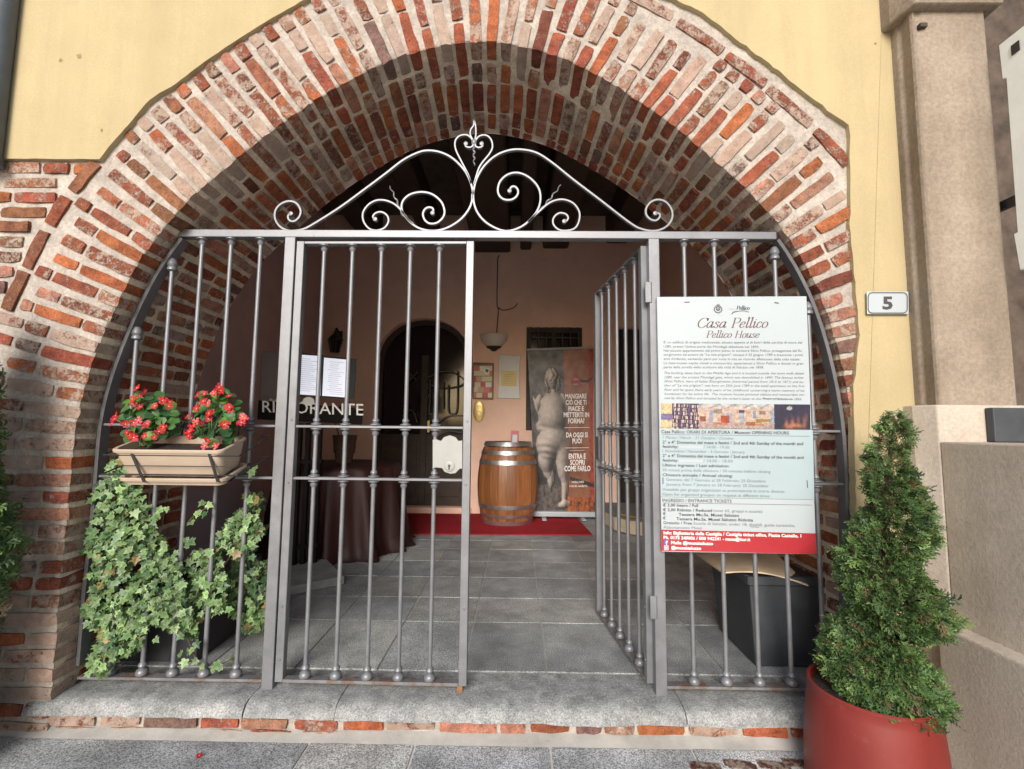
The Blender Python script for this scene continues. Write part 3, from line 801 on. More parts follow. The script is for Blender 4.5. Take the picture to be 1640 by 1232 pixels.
# ================================================================== THE IRON GATE
G = lambda x, y: at_Y(x, y, 0)
gate = empty('iron_gate', (0, 0, 0), 'grey wrought iron gate with scrollwork on top, its right leaf standing open', 'gate')
ZB = .030                       # bottom rails
ZR1, ZR2 = G(600, 684).z, G(600, 767).z
ZT = G(770, 378).z
def knob(r): return [(.009, -.034*r), (.015*r, -.028*r), (.017*r, -.020*r), (.012*r, -.013*r), (.013*r, -.011*r), (.026*r, -.006*r), (.026*r, -.002*r), (.018*r, 0)]
def bar_profile(z0, z1, marks):
    """round bar with turned collars; marks: (z, dir) collar seat height, dir +1 collar stands above it, -1 hangs below"""
    r = .0099; prof = [(r, z0)]
    items = []
    for z, d in marks:
        ks = [(max(a, r), z - d*b) for a, b in knob(1.0)]      # b negative away from seat
        ks.sort(key=lambda q: q[1]); items.append(ks)
    items.sort(key=lambda q: q[0][1])
    for ks in items: prof += [(r, ks[0][1]-.001)] + ks + [(r, ks[-1][1]+.001)]
    prof.append((r, z1)); prof.sort(key=lambda q: q[1])
    return prof
def make_bar(parent, x, y, z0, z1, marks, name='bar', topcap=False):
    mb = MB(); mb.lathe(bar_profile(z0, z1, marks), (x, y, 0), 10)
    mb.lathe([(.012, z0), (.024, z0+.004), (.027, z0+.014), (.022, z0+.026), (.013, z0+.032), (.015, z0+.036), (.019, z0+.044), (.015, z0+.053), (.010, z0+.058)], (x, y, 0), 10) if z0 < .2 else None
    if topcap: mb.lathe([(.010, z1-.03), (.022, z1-.022), (.022, z1-.012), (.018, z1-.006), (.024, z1+.005), (.020, z1+.022), (.012, z1+.036)], (x, y, 0), 10)
    return mb.build(name, IRON, parent, smooth=True)
RAILMARKS = lambda ztop: [(ztop, -1), (ZR1+.007, 1), (ZR1-.007, -1), (ZR2+.007, 1), (ZR2-.007, -1)]
def rail(parent, x0, x1, z, y=0, hgt=.012, dep=.03, name='rail', m=None):
    mb = MB(); mb.box((x0, y-dep/2, z-hgt/2), (x1, y+dep/2, z+hgt/2)); o = mb.build(name, m or IRON, parent); bevel(o, .002, 1); return o
xl0, xr0 = G(290, 378).x, G(1240, 378).x
mb = MB(); mb.box((xl0, -.022, ZT-.0185), (xr0, .022, ZT+.0185)); bevel(mb.build('top_bar', IRON, gate), .003)
xpl, xpr = G(453, 683).x, G(1050, 683).x
for xp in (xpl, xpr):
    mb = MB(); mb.box((xp-.025, -.025, -.006), (xp+.025, .025, ZT-.0188)); bevel(mb.build('post', IRON, gate), .003)
# curved outer frames
AL = [(290,378),(258,426),(221,494),(196,550),(176,610),(161,676),(151,766),(143,866),(138,966),(135,1096)]
AR = [(1240,378),(1272,427),(1302,492),(1326,555),(1345,620),(1354,681),(1359,741),(1362,816),(1364,950),(1364,1108)]
def intrados0(k):
    a, d = FRONT[k], DEP[k]; return a + d*((0 - a.y)/d.y) - NRM[k]*.024
SOFF0 = [intrados0(k) for k in range(NS)]
arcL = [p for p in SOFF0[:ka] if .02 < p.z < ZT-.019][::-1][::4]; arcR = [p for p in SOFF0[ka:] if .02 < p.z < ZT-.019][::4]
for a in (arcL, arcR):
    mb = MB(); mb.ribbon(a, .016, .05); mb.build('curved_frame', IRONDARK, gate, smooth=True)
def arc_x(arc, z): return min(arc, key=lambda p: abs(p.z-z)).x
def arc_z(arc, x): return min((p for p in arc if p.z > .5), key=lambda p: abs(p.x-x)).z
for xm in (208, 257, 304, 352, 401):
    x = G(xm, 683).x; zt_ = min(ZT-.019, arc_z(arcL, x)-.012) if xm < 280 else ZT-.019
    if xm < 280: make_bar(gate, x, 0, ZB+.006, zt_-.055, [(ZR1+.007, 1), (ZR1-.007, -1), (ZR2+.007, 1), (ZR2-.007, -1)], topcap=True)
    else: make_bar(gate, x, 0, ZB+.006, zt_, RAILMARKS(zt_))
for xt, xb in ((1098, 1107), (1146, 1159), (1193, 1213), (1240, 1266), (1293, 1315)):
    x = G(xt + (xb-xt)*.43, 683).x; short = xt > 1200
    zt_ = arc_z(arcR, x)-.065 if short else ZT-.019
    if short: make_bar(gate, x, 0, ZB+.006, zt_, [(ZR1+.007, 1), (ZR1-.007, -1), (ZR2+.007, 1), (ZR2-.007, -1)], topcap=True)
    else: make_bar(gate, x, 0, ZB+.006, zt_, RAILMARKS(zt_))
rail(gate, arc_x(arcL, ZR1), xpl-.0252, ZR1); rail(gate, arc_x(arcL, ZR2), xpl-.0252, ZR2); rail(gate, arc_x(arcL, ZB), xpl-.0252, ZB, dep=.045, m=IRONW)
rail(gate, xpr+.0252, arc_x(arcR, ZR1), ZR1); rail(gate, xpr+.0252, arc_x(arcR, ZR2), ZR2); rail(gate, xpr+.0252, arc_x(arcR, ZB), ZB, dep=.045, m=IRONW)
# the two leaves, each a part with its own pieces
ZLT = G(612, 389).z
def leaf(loc, rotz, sgn, width):
    """built in local space: hinge at x=0, free end towards x = sgn*width"""
    e = bpy.data.objects.new('gate_leaf', None); col.objects.link(e); e.location = loc; e.rotation_euler = (0, 0, rotz); e.parent = gate
    e.empty_display_size = .05
    def p(o): o.parent = e; o.matrix_parent_inverse = Matrix.Identity(4); return o
    hw = .018
    for nm, xx in (('hinge_stile', sgn*hw), ('lock_stile', sgn*(width-hw))):
        mb = MB(); mb.box((xx-hw, -.018, ZB-.006), (xx+hw, .018, ZLT)); bevel(p(mb.build(nm, IRON)), .002, 1)
        for zr in (ZR1+.03, ZR2-.02, .35, .12):
            mb = MB(); mb.lathe([(.004, .003), (.006, .001), (.006, 0)], (0, 0, 0), 8)
            o = p(mb.build('rivet', IRON)); o.matrix_basis = Matrix.Translation((xx, -.0182, zr)) @ Matrix.Rotation(math.pi/2, 4, 'X')
    a, b = sorted((sgn*2*hw, sgn*(width-2*hw)))
    for z, d, h in ((ZLT-.007, .034, .013), (ZR1, .026, .012), (ZR2, .026, .012), (ZB, .040, .014)):
        mb = MB(); mb.box((a+.0003, -d/2, z-h/2), (b-.0003, d/2, z+h/2)); bevel(p(mb.build('rail', IRONW if z == ZB else IRON)), .002, 1)
    return e, p
wl_ = G(749, 683).x + .018 - (xpl+.030)
lf, P1 = leaf((xpl+.030, 0, 0), -.012, 1, wl_)
for xm in (507, 554, 602, 650, 698):
    x = G(xm, 683).x - (xpl+.030)
    P1(make_bar(None, x, 0, ZB+.007, ZLT-.014, RAILMARKS(ZLT-.014)))
for xx in (wl_-.03,):
    mb = MB(); mb.box((xx-.012, -.014, -.003), (xx+.012, .012, ZB-.006)); P1(mb.build('foot', RUSTY))
# lock plate with scalloped edges
def px_loc(x, y): q = G(x, y); return (q.x - (xpl+.030), q.z)
out = [(695,704),(700,703),(708,706),(713,700),(722,697),(731,700),(736,706),(742,705),(742,750),(738,750),(731,757),(723,758),(714,755),(710,749),(700,748),(695,750)]
pl = [px_loc(*q) for q in out]
mb = MB(); mb.hexa([Vector((a, -.026, b)) for a, b in pl], [Vector((a, -.020, b)) for a, b in pl]); lp = P1(mb.build('lock_plate', LOCKP)); bevel(lp, .0015, 1)
kx, kz = px_loc(721.5, 746)
mb = MB(); mb.lathe([(.024, 0), (.024, .003), (.020, .005), (.012, .005)], (0, 0, 0), 18); o = P1(mb.build('keyhole_rosette', LOCKP, smooth=True)); o.matrix_basis = Matrix.Translation((kx, -.0262, kz)) @ Matrix.Rotation(math.pi/2, 4, 'X')
mb = MB(); mb.lathe([(.0055, 0), (.0055, .002)], (0, .003, 0), 10); mb.box((-.003, -.014, 0), (.003, .002, .002)); o = P1(mb.build('keyhole', BLACKM)); o.matrix_basis = Matrix.Translation((kx, -.0316, kz)) @ Matrix.Rotation(math.pi/2, 4, 'X')
hx = xpr - .034
ax_, ay_ = -.092, .843
wr_ = math.hypot(ax_, ay_)
rf, P2 = leaf((hx, .02, 0), math.atan2(ay_, ax_) - math.pi, -1, wr_)
for k in range(5):
    x = -(.036 + (wr_-.072)*(k+.7)/5.35)
    P2(make_bar(None, x, 0, ZB+.007, ZLT-.014, RAILMARKS(ZLT-.014)))
mb = MB(); mb.box((-wr_+.036, -.02, ZR2+.05), (-wr_+.10, -.013, ZR1-.05)); P2(mb.build('lock_box', IRONDARK))
for zz in (1.80, .37):
    mb = MB(); mb.box((hx+.008-.02, -.029, zz-.05), (hx+.012, -.02, zz+.05)); mb.tube([(hx+.012, -.02, zz-.05), (hx+.012, -.02, zz+.05)], .011, 8); bevel(mb.build('hinge', IRON, gate), .002, 1)
# scrollwork over the bar: flat iron drawn from the photograph
C7 = lambda L: [G(560+.2760*x, 180+.2760*y) for x, y in L]
C6 = lambda L: [G(420+.4146*x, 180+.4146*y) for x, y in L]
def scroll(pts, name='scroll', th=.0085, dep=.018, ends=(0, 0)):
    c = catmull(pts, 7); c, L = resample(c, max(20, int(len(c)*.9)))
    mb = MB(); mb.ribbon(c, th, dep)
    for f, q in zip(ends, (c[0], c[-1])):
        if f:
            mb2 = []
            mb.tube([q + Vector((0, -dep*.62, 0)), q + Vector((0, -dep*.55, 0)), q + Vector((0, dep*.55, 0)), q + Vector((0, dep*.62, 0))], [.006, .0105, .0105, .006], 10)
    return mb.build(name, IRON, gate, smooth=True)
left_outer = C6([(113,394),(104,400),(103,412),(113,423),(131,421),(148,402),(150,378),(133,353),(105,346),(75,357),(55,380),(52,410),(66,438),(90,455),(118,460),(160,454),(200,434),(300,371),(400,298),(480,238),(545,188),(600,160),(640,151),(690,158),(740,184),(785,232),(808,283),(815,320)]) + C7([(712,480),(710,520),(690,570),(645,625),(580,668),(520,688),(460,690),(400,674),(350,638),(313,590),(303,550),(315,513),(355,480),(420,467),(480,480),(530,520),(551,570),(545,610),(512,643),(470,650),(440,632),(427,598),(438,567),(465,555),(487,566),(482,588)])
scroll(left_outer, ends=(1, 1))
right_outer = C6([(1517,393),(1524,392),(1534,396),(1533,408),(1520,420),(1500,417),(1482,399),(1482,372),(1500,349),(1528,340),(1558,350),(1579,378),(1581,412),(1560,443),(1520,460),(1470,455),(1420,430),(1300,338),(1200,262),(1120,198),(1060,160),(1000,147),(950,151),(900,172),(855,214),(828,262),(818,300)]) + C7([(718,470),(722,530),(745,590),(795,645),(870,685),(930,691),(1000,665),(1058,616),(1095,560),(1107,500),(1096,445),(1060,398),(1010,365),(960,355),(910,370),(872,408),(860,455),(870,490),(900,511),(942,510),(971,488),(977,458),(960,436),(938,438),(928,460)])
scroll(right_outer, ends=(1, 1))
scroll(C7([(370,650),(340,625),(303,575),(262,537),(212,516),(160,515),(112,540),(80,588),(85,640),(118,680),(160,689),(203,675),(227,640),(221,605),(190,583),(155,588),(137,610),(150,624)]), ends=(0, 1), th=.0075)
scroll(C7([(1035,640),(1065,610),(1100,578),(1150,535),(1200,513),(1250,512),(1300,535),(1331,582),(1330,632),(1308,674),(1265,690),(1215,686),(1182,655),(1182,618),(1212,590),(1248,592),(1267,613),(1258,634),(1245,636)]), ends=(0, 1), th=.0075)
scroll(C7([(705,420),(690,370),(652,295),(617,222),(614,172),(640,142),(680,137),(708,158),(718,186),(712,203),(692,209),(672,200),(675,187)]), ends=(0, 1), th=.007, name='heart_scroll')
scroll(C7([(722,420),(755,320),(812,245),(829,205),(820,162),(792,139),(757,142),(735,163),(728,186),(733,203),(752,210),(772,200),(767,187)]), ends=(0, 1), th=.007, name='heart_scroll')
def tendril(a, b, name='tendril'):
    a, b = Vector(a), Vector(b); d = (b-a); s = d.cross(Vector((0, 1, 0))).normalized(); pts = []
    for k in range(25):
        t = k/24; pts.append(a + d*t + s*(.004*math.sin(t*22)) + Vector((0, .004*math.cos(t*22), 0)))
    mb = MB(); mb.tube(pts, [.006*(1-.6*k/24) for k in range(25)], 6); return mb.build(name, IRON, gate, smooth=True)
t = C7([(312,600),(235,430)]); tendril(t[0], t[1])
t = C7([(1105,575),(1226,424)]); tendril(t[0], t[1])
t = C7([(722,190),(723,312)]); tendril(t[0], t[1])
scroll(C7([(722,172),(701,135),(703,105),(720,78),(721,46)]), name='flame', th=.006, dep=.012); scroll(C7([(721,46),(731,82),(733,130),(726,168)]), name='flame', th=.006, dep=.012)
q = C7([(722,176)])[0]
mb = MB(); mb.lathe([(.010, -.014), (.014, -.008), (.014, .008), (.010, .014)], q, 10); mb.build('collar', IRON, gate, smooth=True)

# ================================================================== LETTERING
def text_verts(body, bold=0.0, shear=0.0):
    cu = bpy.data.curves.new('t', 'FONT'); cu.body = body; cu.size = 1.0; cu.resolution_u = 2
    cu.offset = bold; cu.shear = shear; cu.fill_mode = 'FRONT' if hasattr(cu, 'fill_mode') else cu.fill_mode
    o = bpy.data.objects.new('t', cu); me = o.to_mesh()
    vs = np.array([v.co[:] for v in me.vertices]) if len(me.vertices) else np.zeros((0, 3)); fs = [tuple(p.vertices) for p in me.polygons]
    o.to_mesh_clear(); bpy.data.objects.remove(o); bpy.data.curves.remove(cu)
    return vs, fs
_t, _ = text_verts('H'); CAPH = _t[:, 1].max()
def text_px(mb, body, x0, y0, x1, y1, cap, to3, mi=0, bold=0.0, shear=0.0):
    """baseline from (x0,y0) to (x1,y1), capital height in the same units; to3 maps to the surface"""
    vs, fs = text_verts(body, bold, shear)
    if len(vs) == 0: return
    a, b = vs[:, 0].min(), vs[:, 0].max(); out = []
    for x, y, _ in vs:
        t = (x-a)/(b-a); out.append(to3(x0+(x1-x0)*t, y0+(y1-y0)*t - y*cap/CAPH))
    mb.add(out, fs, mi)
SER = {
 'C': (.84, [[(.80,.74),(.74,.92),(.56,1.0),(.30,.92),(.11,.66),(.09,.38),(.20,.11),(.42,0),(.62,.05),(.77,.24)], [(.80,.70),(.81,.98)]]),
 'a': (.64, [[(.46,.50),(.36,.62),(.19,.57),(.06,.34),(.07,.10),(.17,0),(.30,.08),(.44,.34)], [(.48,.63),(.44,.20),(.46,.03),(.53,.02),(.62,.14)]]),
 's': (.46, [[(.38,.48),(.30,.61),(.15,.59),(.10,.47),(.21,.35),(.35,.22),(.31,.06),(.17,0),(.05,.05),(.03,.16)]]),
 'P': (.74, [[(.20,1.0),(.20,0)], [(.05,0),(.36,0)], [(.05,1.0),(.46,1.0),(.66,.90),(.68,.74),(.62,.58),(.44,.49),(.22,.49)]]),
 'e': (.52, [[(.08,.30),(.30,.35),(.42,.46),(.36,.60),(.22,.60),(.08,.40),(.06,.16),(.17,.01),(.32,.05),(.44,.18)]]),
 'l': (.31, [[(.03,.97),(.14,1.04),(.10,.16),(.14,.01),(.21,.03),(.29,.14)]]),
 'i': (.31, [[(.02,.54),(.13,.63),(.10,.16),(.14,.01),(.21,.03),(.29,.14)], [(.14,.86),(.15,.80)]]),
 'c': (.48, [[(.40,.48),(.34,.60),(.22,.61),(.08,.42),(.06,.16),(.17,.01),(.31,.04),(.42,.17)]]),
 'o': (.54, [[(.27,.62),(.13,.54),(.05,.30),(.10,.07),(.24,0),(.39,.08),(.47,.32),(.41,.55),(.27,.62)]]),
 'H': (.92, [[(.18,1.0),(.18,0)], [(.74,1.0),(.74,0)], [(.18,.51),(.74,.51)], [(.04,1.0),(.33,1.0)], [(.04,0),(.33,0)], [(.60,1.0),(.89,1.0)], [(.60,0),(.89,0)]]),
 'u': (.66, [[(.02,.54),(.12,.63),(.09,.18),(.15,.01),(.28,.05),(.44,.36)], [(.49,.63),(.45,.18),(.48,.01),(.55,.03),(.63,.14)]]),
 ' ': (.36, [])}
def serif_px(mb, body, x0, y0, x1, y1, cap, to3, mi=0, wgt=1.0, shear=.26):
    adv = sum(SER[c][0] for c in body) + .2*shear; cur = 0
    for ch in body:
        a, strokes = SER[ch]
        for st in strokes:
            c = catmull([(p[0], p[1], 0) for p in st], 6) if len(st) > 2 else [Vector((*p, 0)) for p in st]
            L, Rr = [], []
            for k, p in enumerate(c):
                d = (c[min(k+1, len(c)-1)] - c[max(k-1, 0)]).normalized(); nn = Vector((-d.y, d.x, 0))
                w_ = (.014 + .042*abs(d.y)**1.5)*wgt
                L.append(p + nn*w_); Rr.append(p - nn*w_)
            def tr(p):
                t = (cur + p.x + p.y*shear)/adv; return to3(x0+(x1-x0)*t, y0+(y1-y0)*t - p.y*cap)
            vs = [tr(p) for p in L] + [tr(p) for p in Rr]; n_ = len(L)
            mb.add(vs, [(k, k+1, n_+k+1, n_+k) for k in range(n_-1)], mi)
        cur += a

# ================================================================== THE MUSEUM SIGN ON THE GATE
YS_ = -.046
sg = empty('museum_sign', G(1180, 680) + Vector((0, YS_, 0)), 'large white museum notice board with red footer hung on the right gate panel', 'sign')
cs = [(1052,475.5),(1292,474.5),(1308,888),(1060,884)]
c3 = [at_Y(x, y, YS_) for x, y in cs]
mb = MB(); mb.hexa(c3[::-1], [p + Vector((0, .012, 0)) for p in c3[::-1]]); bevel(mb.build('board', WHITEP, sg), .002, 1)
S = lambda off: (lambda x, y: at_Y(x, y, YS_ - off))
A1 = lambda off: (lambda x, y: at_Y(1040 + x/5.132, 460 + y/5.132, YS_ - off))
A2 = lambda off: (lambda x, y: at_Y(1040 + x/5.6, 680 + y/5.6, YS_ - off))
def flat(pts, name, m, off, to3, parent):
    mb = MB(); vs = [to3(off)(x, y) for x, y in pts]; mb.add(vs, [tuple(range(len(vs)))]); return mb.build(name, m, parent, fix=False)
flat([(88,32),(1466,50),(1480,676),(104,650)], 'opening_hours_panel', PALEBLUE, .0006, A2, sg)
flat([(105,942),(1491,977),(1503,1163),(108,1133)], 'red_footer', REDP, .0006, A2, sg)
flat([(268,188),(482,192),(482,214),(268,210)], 'pasted_strip', WHITEP, .0010, A2, sg); flat([(268,312),(482,316),(482,338),(268,334)], 'pasted_strip', WHITEP, .0010, A2, sg)
mb = MB(); to = A1(.0014)
serif_px(mb, 'Casa Pellico', 385, 333, 975, 334, 80, to, 1); serif_px(mb, 'Pellico House', 462, 415, 905, 416, 56, to, 1)
for y0, y1, x1, s_ in ((462,464,1256,"E' un edificio di origine medioevale, situato appena al di fuori della cerchia di mura del"), (496,500,903,"1280, presso l'antica porta dei Mondagli abbattuta nel 1890."), (530,532,1258,"Nel piccolo appartamento del primo piano, lo scrittore Silvio Pellico, protagonista del Ri-"), (563,566,1262,'sorgimento ed autore de "Le mie prigioni", nacque il 25 giugno 1789 e trascorse i primi'), (598,602,1240,"anni d'infanzia, serbando però per tutta la vita un ricordo affettuoso della città natale."), (632,637,1266,"La casa-museo ospita cimeli e manoscritti, appartenuti a Silvio Pellico e donati in gran"), (666,668,942,"parte dalla sorella dello scrittore alla città di Saluzzo nel 1858.")):
    text_px(mb, s_, 118, y0, x1, y1, 19, to, 4, 0)
for y0, y1, x1, s_ in ((714,718,1272,"The building dates back to the Middle Age and it is located outside the town walls dated"), (749,753,1272,"1280, near the ancient Mondagli gate, which was demolished in 1890. The famous writer"), (782,788,1272,"Silvio Pellico, hero of Italian Risorgimento (historical period from 1815 to 1871) and au-"), (816,822,1277,'thor of "Le mie prigioni", was born on 25th June 1789 in the small apartment on the first'), (852,860,1277,"floor and he spent there early years of his childhood, conserving a warm memory of his"), (886,893,1279,"hometown for his entire life.  The museum houses personal objects and manuscripts ow-"), (920,930,1254,"ned by Silvio Pellico and donated by the writer's sister to the Town of Saluzzo in 1856.")):
    text_px(mb, s_, 123, y0, x1, y1, 19, to, 4, 0, .28)
to = A2(.0014)
for x0, y0, x1, y1, cap, bo, sh, s_ in (
 (107,78,1253,90,27,.02,0,"Casa Pellico: ORARI DI APERTURA / Museum OPENING HOURS"), (118,128,762,137,25,0,.28,"1 Marzo / March - 31 Ottobre / October"),
 (118,171,1380,186,26,.022,0,"2° e 4° Domenica del mese e festivi / 2nd and 4th Sunday of the month and"), (118,209,258,212,25,.02,0,"festivity:"), (487,214,718,218,25,-1,0,"/ 14.00 - 19.00"),
 (118,249,857,260,25,-1,0,"1 Novembre / November - 6 Gennaio / January"), (118,292,1383,309,26,.022,0,"2° e 4° Domenica del mese e festivi / 2nd and 4th Sunday of the month and"), (118,332,258,335,25,.02,0,"festivity:"), (484,338,748,342,25,-1,0,"/ 14.00 - 18.00"),
 (118,376,718,385,25,.02,0,"Ultimo ingresso / Last admission:"), (118,419,1086,436,25,-1,0,"30 minuti prima della chiusura / 30 minutes before closing"), (118,463,746,473,25,.02,0,"Chiusura annuale / Annual closing:"),
 (150,505,1042,521,25,-1,0,"Gennaio; dal 7 Gennaio al 28 Febbraio; 25 Dicembre"), (150,548,1070,564,25,-1,0,"January; from 7 January to 28 February; 25 December"),
 (118,594,1212,613,25,-1,0,"Visitabile per gruppi organizzati su prenotazione in orario diverso"), (118,637,1076,654,25,-1,0,"Open for organized groupes on request at different times"),
 (118,692,738,702,27,.012,0,"INGRESSO / ENTRANCE TICKETS"), (122,735,438,740,25,.02,0,"€ 3,00 Intero / Full"), (122,776,562,784,25,.02,0,"€ 2,00 Ridotto / Reduced"), (575,784,1012,793,25,-1,0,"(over 65, gruppi e scuole)"),
 (122,811,146,811,25,.02,0,"€"), (262,819,806,828,25,.02,0,"Tessera Mu.Sa. Musei Saluzzo"), (122,851,146,851,25,.02,0,"€"), (242,858,930,870,25,.02,0,"Tessera Mu.Sa. Musei Saluzzo Ridotta"),
 (126,893,382,898,25,.014,0,"Gratuito / Free"), (395,898,1308,920,25,-1,0,"Scuole di Saluzzo, under 18, disabili, guide turistiche,"), (126,934,472,941,25,-1,0,"Abbonamento Musei")):
    text_px(mb, s_, x0, y0, x1, y1, cap, to, 0 if bo > 0 else 4, max(0, bo), sh)
text_px(mb, "12,00", 156, 812, 246, 815, 25, to, 2); text_px(mb, "5,00", 160, 853, 236, 856, 25, to, 2)
for x0, y0, x1, y1, cap, s_ in ((128,984,1362,1013,27,"Info: Biglietteria della Castiglia / Castiglia ticket office, Piazza Castello, 1"), (128,1026,905,1046,27,"Ph. 0175 240006 / 800 942241 - musa@itur.it"), (195,1072,572,1082,27,"MuSa @museisaluzzo"), (195,1117,465,1125,27,"@museisaluzzo")):
    text_px(mb, s_, x0, y0, x1, y1, cap, to, 3, .022)
# social icons: white f on blue, camera outline on magenta
def rect(to, x0, y0, x1, y1, mi): mb.add([to(x0,y0), to(x1,y0), to(x1,y1), to(x0,y1)], [(3,2,1,0)], mi)
rect(A2(.0011), 133, 1036, 170, 1078, 6); text_px(mb, 'f', 146, 1076, 164, 1077, 32, A2(.0016), 3, .03)
rect(A2(.0011), 133, 1086, 171, 1126, 3); rect(A2(.0013), 137, 1090, 167, 1122, 5)
def ring(to, cx, cy, r0, r1, mi, n=20, a0=0, a1=2*math.pi):
    vs = []; 
    for k in range(n+1):
        a = a0+(a1-a0)*k/n; vs += [to(cx+r0*math.cos(a), cy+r0*math.sin(a)), to(cx+r1*math.cos(a), cy+r1*math.sin(a))]
    mb.add(vs, [(2*k, 2*k+1, 2*k+3, 2*k+2) for k in range(n)], mi)
ring(A2(.0016), 152, 1106, 6, 9.5, 3); rect(A2(.0016), 159, 1095, 163, 1099, 3)
def line(to, x0, y0, x1, y1, w_, mi, dash=None):
    L = math.hypot(x1-x0, y1-y0); nx_, ny_ = -(y1-y0)/L*w_/2, (x1-x0)/L*w_/2
    segs = [(0, 1)] if not dash else [(k*dash*2/L, min(1, (k*2+1)*dash/L)) for k in range(int(L/dash/2))]
    for a, b in segs:
        p = (x0+(x1-x0)*a, y0+(y1-y0)*a); q = (x0+(x1-x0)*b, y0+(y1-y0)*b)
        mb.add([to(p[0]+nx_,p[1]+ny_), to(q[0]+nx_,q[1]+ny_), to(q[0]-nx_,q[1]-ny_), to(p[0]-nx_,p[1]-ny_)], [(3,2,1,0)], mi)
to = A2(.0014)
line(to, 115, 90, 1440, 106, 3, 0); line(to, 122, 703, 1455, 723, 3, 0); line(to, 88, 27, 1466, 46, 4, 0, 6); line(to, 105, 650, 1480, 675, 4, 0, 6)
line(to, 122, 475, 122, 535, 8, 0); line(to, 1414, 500, 1420, 570, 7, 0); line(to, 905, 918, 985, 922, 4, 0); line(to, 1392, 932, 1465, 936, 4, 2)
to = A1(.0014); line(to, 288, 124, 332, 123, 7, 0); line(to, 1027, 127, 1064, 132, 8, 0); line(to, 930, 915, 1180, 921, 3, 0)
# crest: shield in a wreath, and the looping house mark
cxx, cyy = 565, 176
ring(to, cxx, cyy, 12, 19, 0); ring(to, cxx, cyy+2, 4, 8, 0)
for sgn in (-1, 1):
    for k in range(8):
        a = 2.0 - k*.42 if sgn > 0 else math.pi - (2.0 - k*.42)
        x_, y_ = cxx + 31*math.cos(a), cyy + 6 + 28*math.sin(a)
        line(to, x_-4, y_-5, x_+4, y_+5, 6, 0)
for k in (-1, 0, 1): line(to, cxx+k*9, cyy-36, cxx+k*9, cyy-24, 5, 0)
line(to, cxx-14, cyy-24, cxx+14, cyy-24, 4, 0)
text_px(mb, 'Città di Saluzzo', 524, 229, 608, 229, 7, to, 2)
text_px(mb, 'casa', 650, 185, 712, 186, 22, to, 2); serif_px(mb, 'pellico'.replace('p', 'P'), 714, 184, 824, 186, 30, to, 0, 1.8, .2)
sw = catmull([(676,222,0),(690,204,0),(730,198,0),(780,196,0),(818,206,0),(770,194,0),(700,206,0),(676,224,0)], 6)
for a, b in zip(sw, sw[1:]):
    if (a-b).length > .5: line(to, a.x, a.y, b.x, b.y, 3.5, 0)
mb.build('lettering', [INK, INKRED, INKGREY, INKWHITE, INKTEXT, INKPINK, INKLINE], sg, fix=False)
# the strip of three small pictures, printed
def print_panel(name, to3, W, H, nx, ny, fn, parent, m=None):
    us = (np.arange(nx+1))/nx; vsn = (np.arange(ny+1))/ny; vs = [to3(u*W, v*H) for v in vsn for u in us]
    mb = MB(); fs = []; cs_ = []
    for j in range(ny):
        for i in range(nx):
            a = j*(nx+1)+i; fs.append((a+nx+1, a+nx+2, a+1, a)); cs_.append(fn((i+.5)/nx, (j+.5)/ny))
    b = len(mb.v); mb.v += [tuple(v) for v in vs]; mb.f += fs; mb.m += [0]*len(fs); mb.c += cs_
    return mb.build(name, m or PRINT, parent, fix=False)
rs_ = random.Random(3); books = [(rs_.random()*.21+.08, rs_.random(), rs_.random()*.02+.008, rs_.random()*.05+.04) for _ in range(90)]
furn = [(.38,.30,.03,.16,(.30,.26,.24)), (.455,.55,.02,.4,(.35,.42,.55)), (.335,.5,.012,.45,(.35,.42,.55)), (.545,.5,.012,.5,(.38,.44,.55)), (.525,.5,.006,.4,(.55,.5,.45)), (.43,.62,.028,.32,(.45,.07,.03)), (.28,.6,.02,.22,(.35,.10,.06)), (.40,.78,.05,.10,(.6,.2,.08)), (.54,.30,.02,.12,(.09,.08,.09)), (.625,.42,.011,.3,(.25,.35,.42)), (.68,.33,.022,.15,(.3,.22,.18)), (.685,.66,.05,.12,(.40,.25,.06)), (.60,.78,.03,.14,(.45,.16,.06)), (.745,.5,.012,.55,(.38,.44,.55)), (.66,.82,.03,.06,(.5,.22,.08))]
glow = [(.86,.86,.03,.10), (.89,.80,.02,.08), (.93,.84,.03,.08), (.84,.7,.01,.16), (.88,.66,.012,.2), (.92,.62,.01,.2), (.96,.62,.012,.22), (.975,.45,.01,.2)]
def strip(u, v):
    if u < .25:
        if u < .075: return (.78,.60,.34) if v < .40 or v > .66 else (.22,.17,.36)
        sh = v*6.5 - (u-.16)*2.0; row = int(sh); ky = sh - row; kx = int(u*150 + row*7.3)
        if ky < .2 or (kx*7 + row*5) % 11 < 3 or (kx*13 + row) % 5 == 0: return (.05,.025,.09)
        q = (kx*31 + row*17) % 9
        return ((.74,.60,.44), (.62,.42,.28), (.75,.70,.60), (.38,.20,.28), (.20,.12,.26), (.70,.52,.36), (.12,.07,.18), (.66,.50,.40), (.09,.05,.14))[q]
    if u < .76:
        c = (.70,.50,.40) if v < .74 else (.55,.40,.36)
        if v < .18: c = (.62,.60,.58) if abs((u*9 + v*3) % 1 - .5) > .12 else (.42,.40,.42)
        elif v > .74: c = (.50,.36,.32) if (u*40+v*9) % 1 > .3 else (.58,.46,.42)
        for x, y, a, b, k in furn:
            if abs(u-x) < a and abs(v-y) < b*.5: c = k
        return c
    c = [.03,.025,.06]
    if v < .35 and math.hypot((u-.86)*4, v-.15) < .08: return (.5,.45,.5)
    g = sum(math.exp(-((u-x)/a)**2 - ((v-y)/b)**2) for x, y, a, b in glow)
    return (c[0]+.55*g*(v**2), c[1]+.2*g*(v**2), c[2]+.04*g)
from mathutils import noise as _mn
